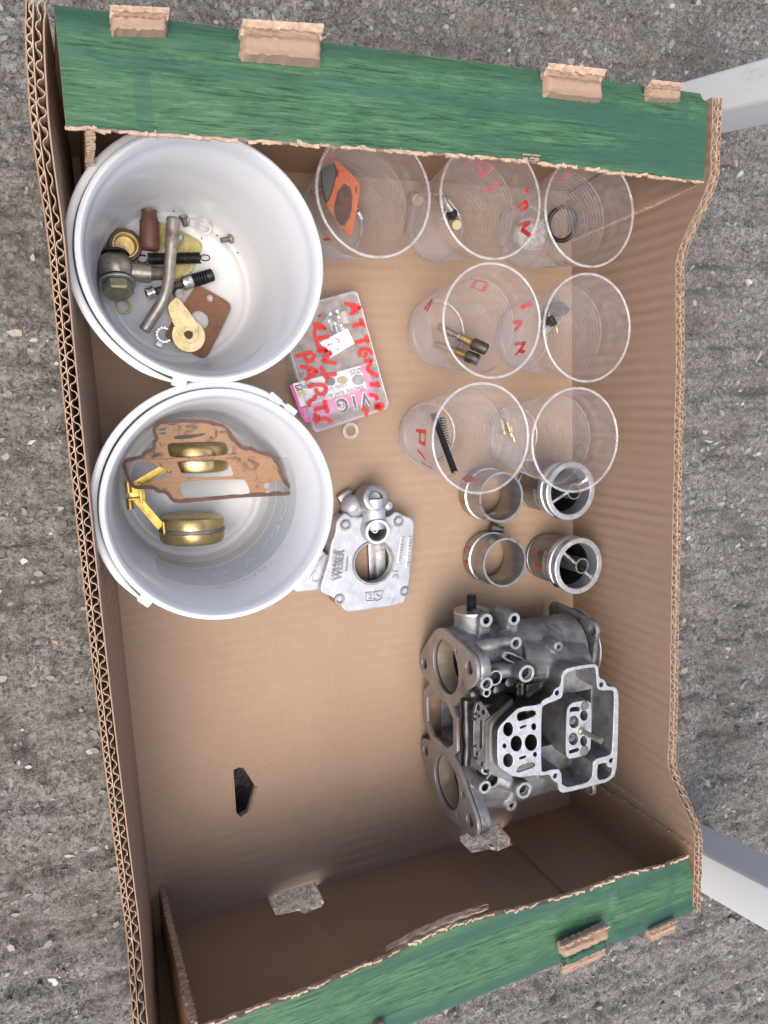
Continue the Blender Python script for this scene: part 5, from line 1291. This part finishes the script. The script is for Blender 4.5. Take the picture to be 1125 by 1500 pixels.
# one flange face for both bores, joined by the frame round the window
def lift(m, d): m.transform(CT @ FL @ Matrix.Translation((0, 0, d))); return m
for s in (1, -1):
    L_ = lobe(s); hs = [circle(s * VB, WB, RBORE, 56), circle(s * (VB - .010), .0100, .0046, 28), circle(s * (VB + .012), .0850, .0052, 28), circle(s * (VB - .0035), .0750, .0030, 20), circle(s * (VB + .0185), .0660, .0018, 12)]
    link(lift(plate_mesh(L_, hs, .0030, .0004), .0), 'flange_face', M_FLANGE, carb, 30, recalc=False)
    for (vv, ww, rp) in ((s * (VB - .0035), .0750, .0029), (s * (VB + .0185), .0660, .0017)):
        link(lift(plate_mesh(circle(vv, ww, rp, 20), [], .0012), .0014), 'plug', M_SOLDER, carb, 30, recalc=False)
    # throttle plate and spindle inside each bore
    a_ = Vector((.97, 0, .24)).normalized()
    cw(MB().lathe([(.0001, -.0008), (RBORE * .985, -.0008), (RBORE * .985, .0008), (.0001, .0008)], (.0205, s * VB, WB + .001), a_, 56)).build('throttle_plate', M_HOLE, carb, 30)  # plate blackened: the bore's shadow is put into its colour
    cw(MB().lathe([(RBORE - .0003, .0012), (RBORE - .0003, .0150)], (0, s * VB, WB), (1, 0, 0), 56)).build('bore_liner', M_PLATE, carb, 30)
    cw(MB().lathe([(RBORE - .0004, .0150), (RBORE - .0006, .0600)], (0, s * VB, WB), (1, 0, 0), 56)).build('bore_liner', M_HOLE, carb, 30)  # black sleeve paints the shadow deeper in the bore
    cw(MB().cyl((.0215, s * (VB + .022), WB), (.0215, s * (VB - .022), WB), .0032, None, 20)).build('spindle', M_BRASS, carb, 30)
    cw(MB().cyl((.0215, s * (VB + .0400), WB - .002), (.0215, s * (VB + .0418), WB - .002), .0138, None, 36)).build('spindle_cover', M_ZINC, carb, 30)
    th = [(.0001, 0), (.0040, 0), (.0040, .002)] + [(.0040 if i % 2 else .0035, .002 + .0007 * i) for i in range(16 if s > 0 else 10)]
    th += [(.0034, th[-1][1] + .0006), (.0001, th[-1][1] + .0006)]
    cw(MB().lathe(th, (.0215, s * (VB + .0410), WB - .002), (0, s, 0), 24)).build('spindle_stub', M_DARK, carb, 25)
    cw(MB().ring((.1215, s * VB, WB), RBORE + .0005, .0300, .0012, (1, 0, 0), 48, .0003)).build('intake_face', M_MACH, carb, 30)
wn = [(-.0185, .0140), (.0185, .0140), (.0185, .0595), (-.0185, .0595)]
link(lift(plate_mesh(smooth_poly([(-.0245, .0075), (.0245, .0075), (.0245, .0655), (-.0245, .0655)]), [smooth_poly(wn)], .0028, .0003), .0001), 'flange_web', M_FLANGE, carb, 30, recalc=False)
cw(MB().box((.0150, .004, .046), (.004, .020, .008))).build('linkage_bar', M_BRASS, carb, 30, bevel=.0008)
cw(MB().cyl((.012, .010, .022), (.022, .010, .022), .0060, .0075, 24)).build('inner_boss', M_CAST, carb, 30)
# bowl rim
cplate('bowl_rim', smooth_poly(out), [smooth_poly(cav), smooth_poly(poc)] + wells + slots + screws, RZ - .0006, .0012, M_MACH, None, .0002)
# pedestal in the bowl
cplate('jet_pedestal', pin, pw + ps, .048, PZ - .0485, M_CAST)
cplate('pedestal_face', pin, pw + ps, PZ - .0008, .0010, M_MACH)
for w_ in PWELL[:2]:
    c_ = kl(w_[:2], PZ, K5); cw(MB().lathe([(.0034 if i % 2 else .0039, .0007 * i) for i in range(12)], (c_[0], c_[1], PZ - .0100), (0, 0, 1), 24)).build('jet_thread', M_STEEL, carb, 20)
for p, ro in (((730, 395), .0040), ((725, 748), .0042)):
    c_ = kl(p, PZ, K5); cw(MB().lathe([(.0001, .0008), (ro * .9, .0008), (ro, .0003)], (c_[0], c_[1], PZ), (0, 0, 1), 24)).build('lead_plug', M_SOLDER, carb, 30)
c_ = kl((700, 590), PZ, K5); t_ = CTI @ at(*K5(868, 678), .113)
cw(MB().lathe([(.0001, 0), (.0030, 0), (.0030, .002), (.0021, .003), (.0021, (t_ - Vector((*c_, PZ))).length - .002), (.0026, (t_ - Vector((*c_, PZ))).length - .0012), (.0024, (t_ - Vector((*c_, PZ))).length), (.0001, (t_ - Vector((*c_, PZ))).length)], (c_[0], c_[1], PZ - .001), t_ - Vector((*c_, PZ)), 24)).build('pump_rod', metal('dull_brass_rod', (.36, .33, .24), (.50, .46, .36), .4, .85, 200), carb, 30)
for p in ((315, 440), (312, 858)):
    c_ = kl(p, RZ - .006, K5); cw(MB().lathe([(.0001, .0012), (.0046, .001), (.005, 0)], (c_[0], c_[1], RZ - .0078), (0, 0, 1), 20)).build('brass_plug', M_BRASS, carb, 30)
# bright rims of the bosses
M_BOSS = metal('boss_face_aluminium', (.40, .40, .41), (.56, .565, .57), .42, .7, 200, .25, (.16, .14, .12), .6)
for i, (x, y, zt, ro, ri) in enumerate(bos):
    if i in (12, 13): continue
    o = cw(MB().ring((x, y, zt - .0008), ri, ro - .0002, .0012, seg=32, b=.0003)).build('boss_face', M_BOSS, carb, 30)
    cw(MB().lathe([(ri * (1.0 if k % 2 else .9), -.0007 * k) for k in range(9)], (x, y, zt - .0006), (0, 0, 1), 20)).build('thread', M_ZINC if i in (2, 3, 4, 10) else M_HOLE, o, 20)
    cw(MB().lathe([(.0001, 0), (ri * .98, 0)], (x, y, zt - .0042), (0, 0, 1), 20)).build('hole', M_HOLE, o, 20)  # black disc paints the shade down inside the boss
# side gasket face with drillings between flange and jet block, and the oil puddled beside it
fx = .030
gp = [kl(p, .089, K1) for p in [(310, 555), (345, 545), (420, 680), (425, 860), (350, 885), (305, 830), (300, 700)]]
cplate('drilled_face', smooth_poly(gp), [[kl(p, .089, K1) for p in e] for e in ([(335, 640), (345, 640), (345, 770), (338, 780), (332, 770)], ell(328, 580, 8, 14), ell(352, 600, 8, 12), ell(320, 800, 7, 10), ell(345, 850, 7, 12), ell(375, 655, 14, 24))], .0885, .0030, M_CASTD, None, .0004)
for p in ((322, 615), (318, 640), (335, 625), (405, 690), (408, 820), (322, 830), (318, 770)):
    c_ = kl(p, .0915, K1); cw(MB().lathe([(.0001, .0004), (.0011, .0004), (.0013, 0)], (c_[0], c_[1], .0915), (0, 0, 1), 12)).build('drilling', M_HOLE, carb, 30)
ol = [kl(p, .0915, K1) for p in [(265, 545), (290, 540), (300, 560), (298, 690), (302, 800), (292, 870), (272, 850), (262, 700)]]
P0 = [CT @ Vector((*q, .090)) for q in ol]; g = []
A_, B_ = CT @ Vector((*kl((278, 548), .0915, K1), .0895)), CT @ Vector((*kl((282, 862), .0915, K1), .0895))
pts = [A_.lerp(B_, i / 40) + Vector((.0009 * noise.noise((i * .09, 1, 2)), 0, .0006 * noise.noise((i * .1, 7, 2)))) for i in range(41)]
MB().tube(pts, [.0038 * (1 + .22 * noise.noise((i * .08, 3, 3))) for i in range(41)], 14).build('oil_sludge', M_OIL, carb, 60)
for a, b, z, s_ in ((440, 500, .081, .006), (500, 470, .080, .007), (450, 560, .081, .006), (320, 520, .090, .004), (470, 330, .085, .003)):
    c_ = K1l(a, b, z); cw(MB().lathe([(.0001, .0012), (s_ * .6, .001), (s_, 0), (s_ * .9, -.002)], (c_[0], c_[1], z), (0, 0, 1), 20)).build('oil_sludge', M_OIL, carb, 60)
# slotted lever on the side
A_, B_ = K1l(470, 332, .090), K1l(548, 365, .090)
d = Vector((B_[0] - A_[0], B_[1] - A_[1], 0)); ang = math.atan2(d.y, d.x)
mm = plate_mesh(smooth_poly([(-d.length / 2 - .003, -.0035), (d.length / 2 + .003, -.0035), (d.length / 2 + .003, .0035), (-d.length / 2 - .003, .0035)]), [smooth_poly([(-d.length / 2, -.002), (d.length / 2, -.002), (d.length / 2, .002), (-d.length / 2, .002)])], .0045, .0004)
mm.transform(CT @ Matrix.Translation(((A_[0] + B_[0]) / 2, (A_[1] + B_[1]) / 2, .0850)) @ Matrix.Rotation(ang, 4, 'Z')); link(mm, 'slotted_lug', M_CAST, carb, 30, recalc=False)
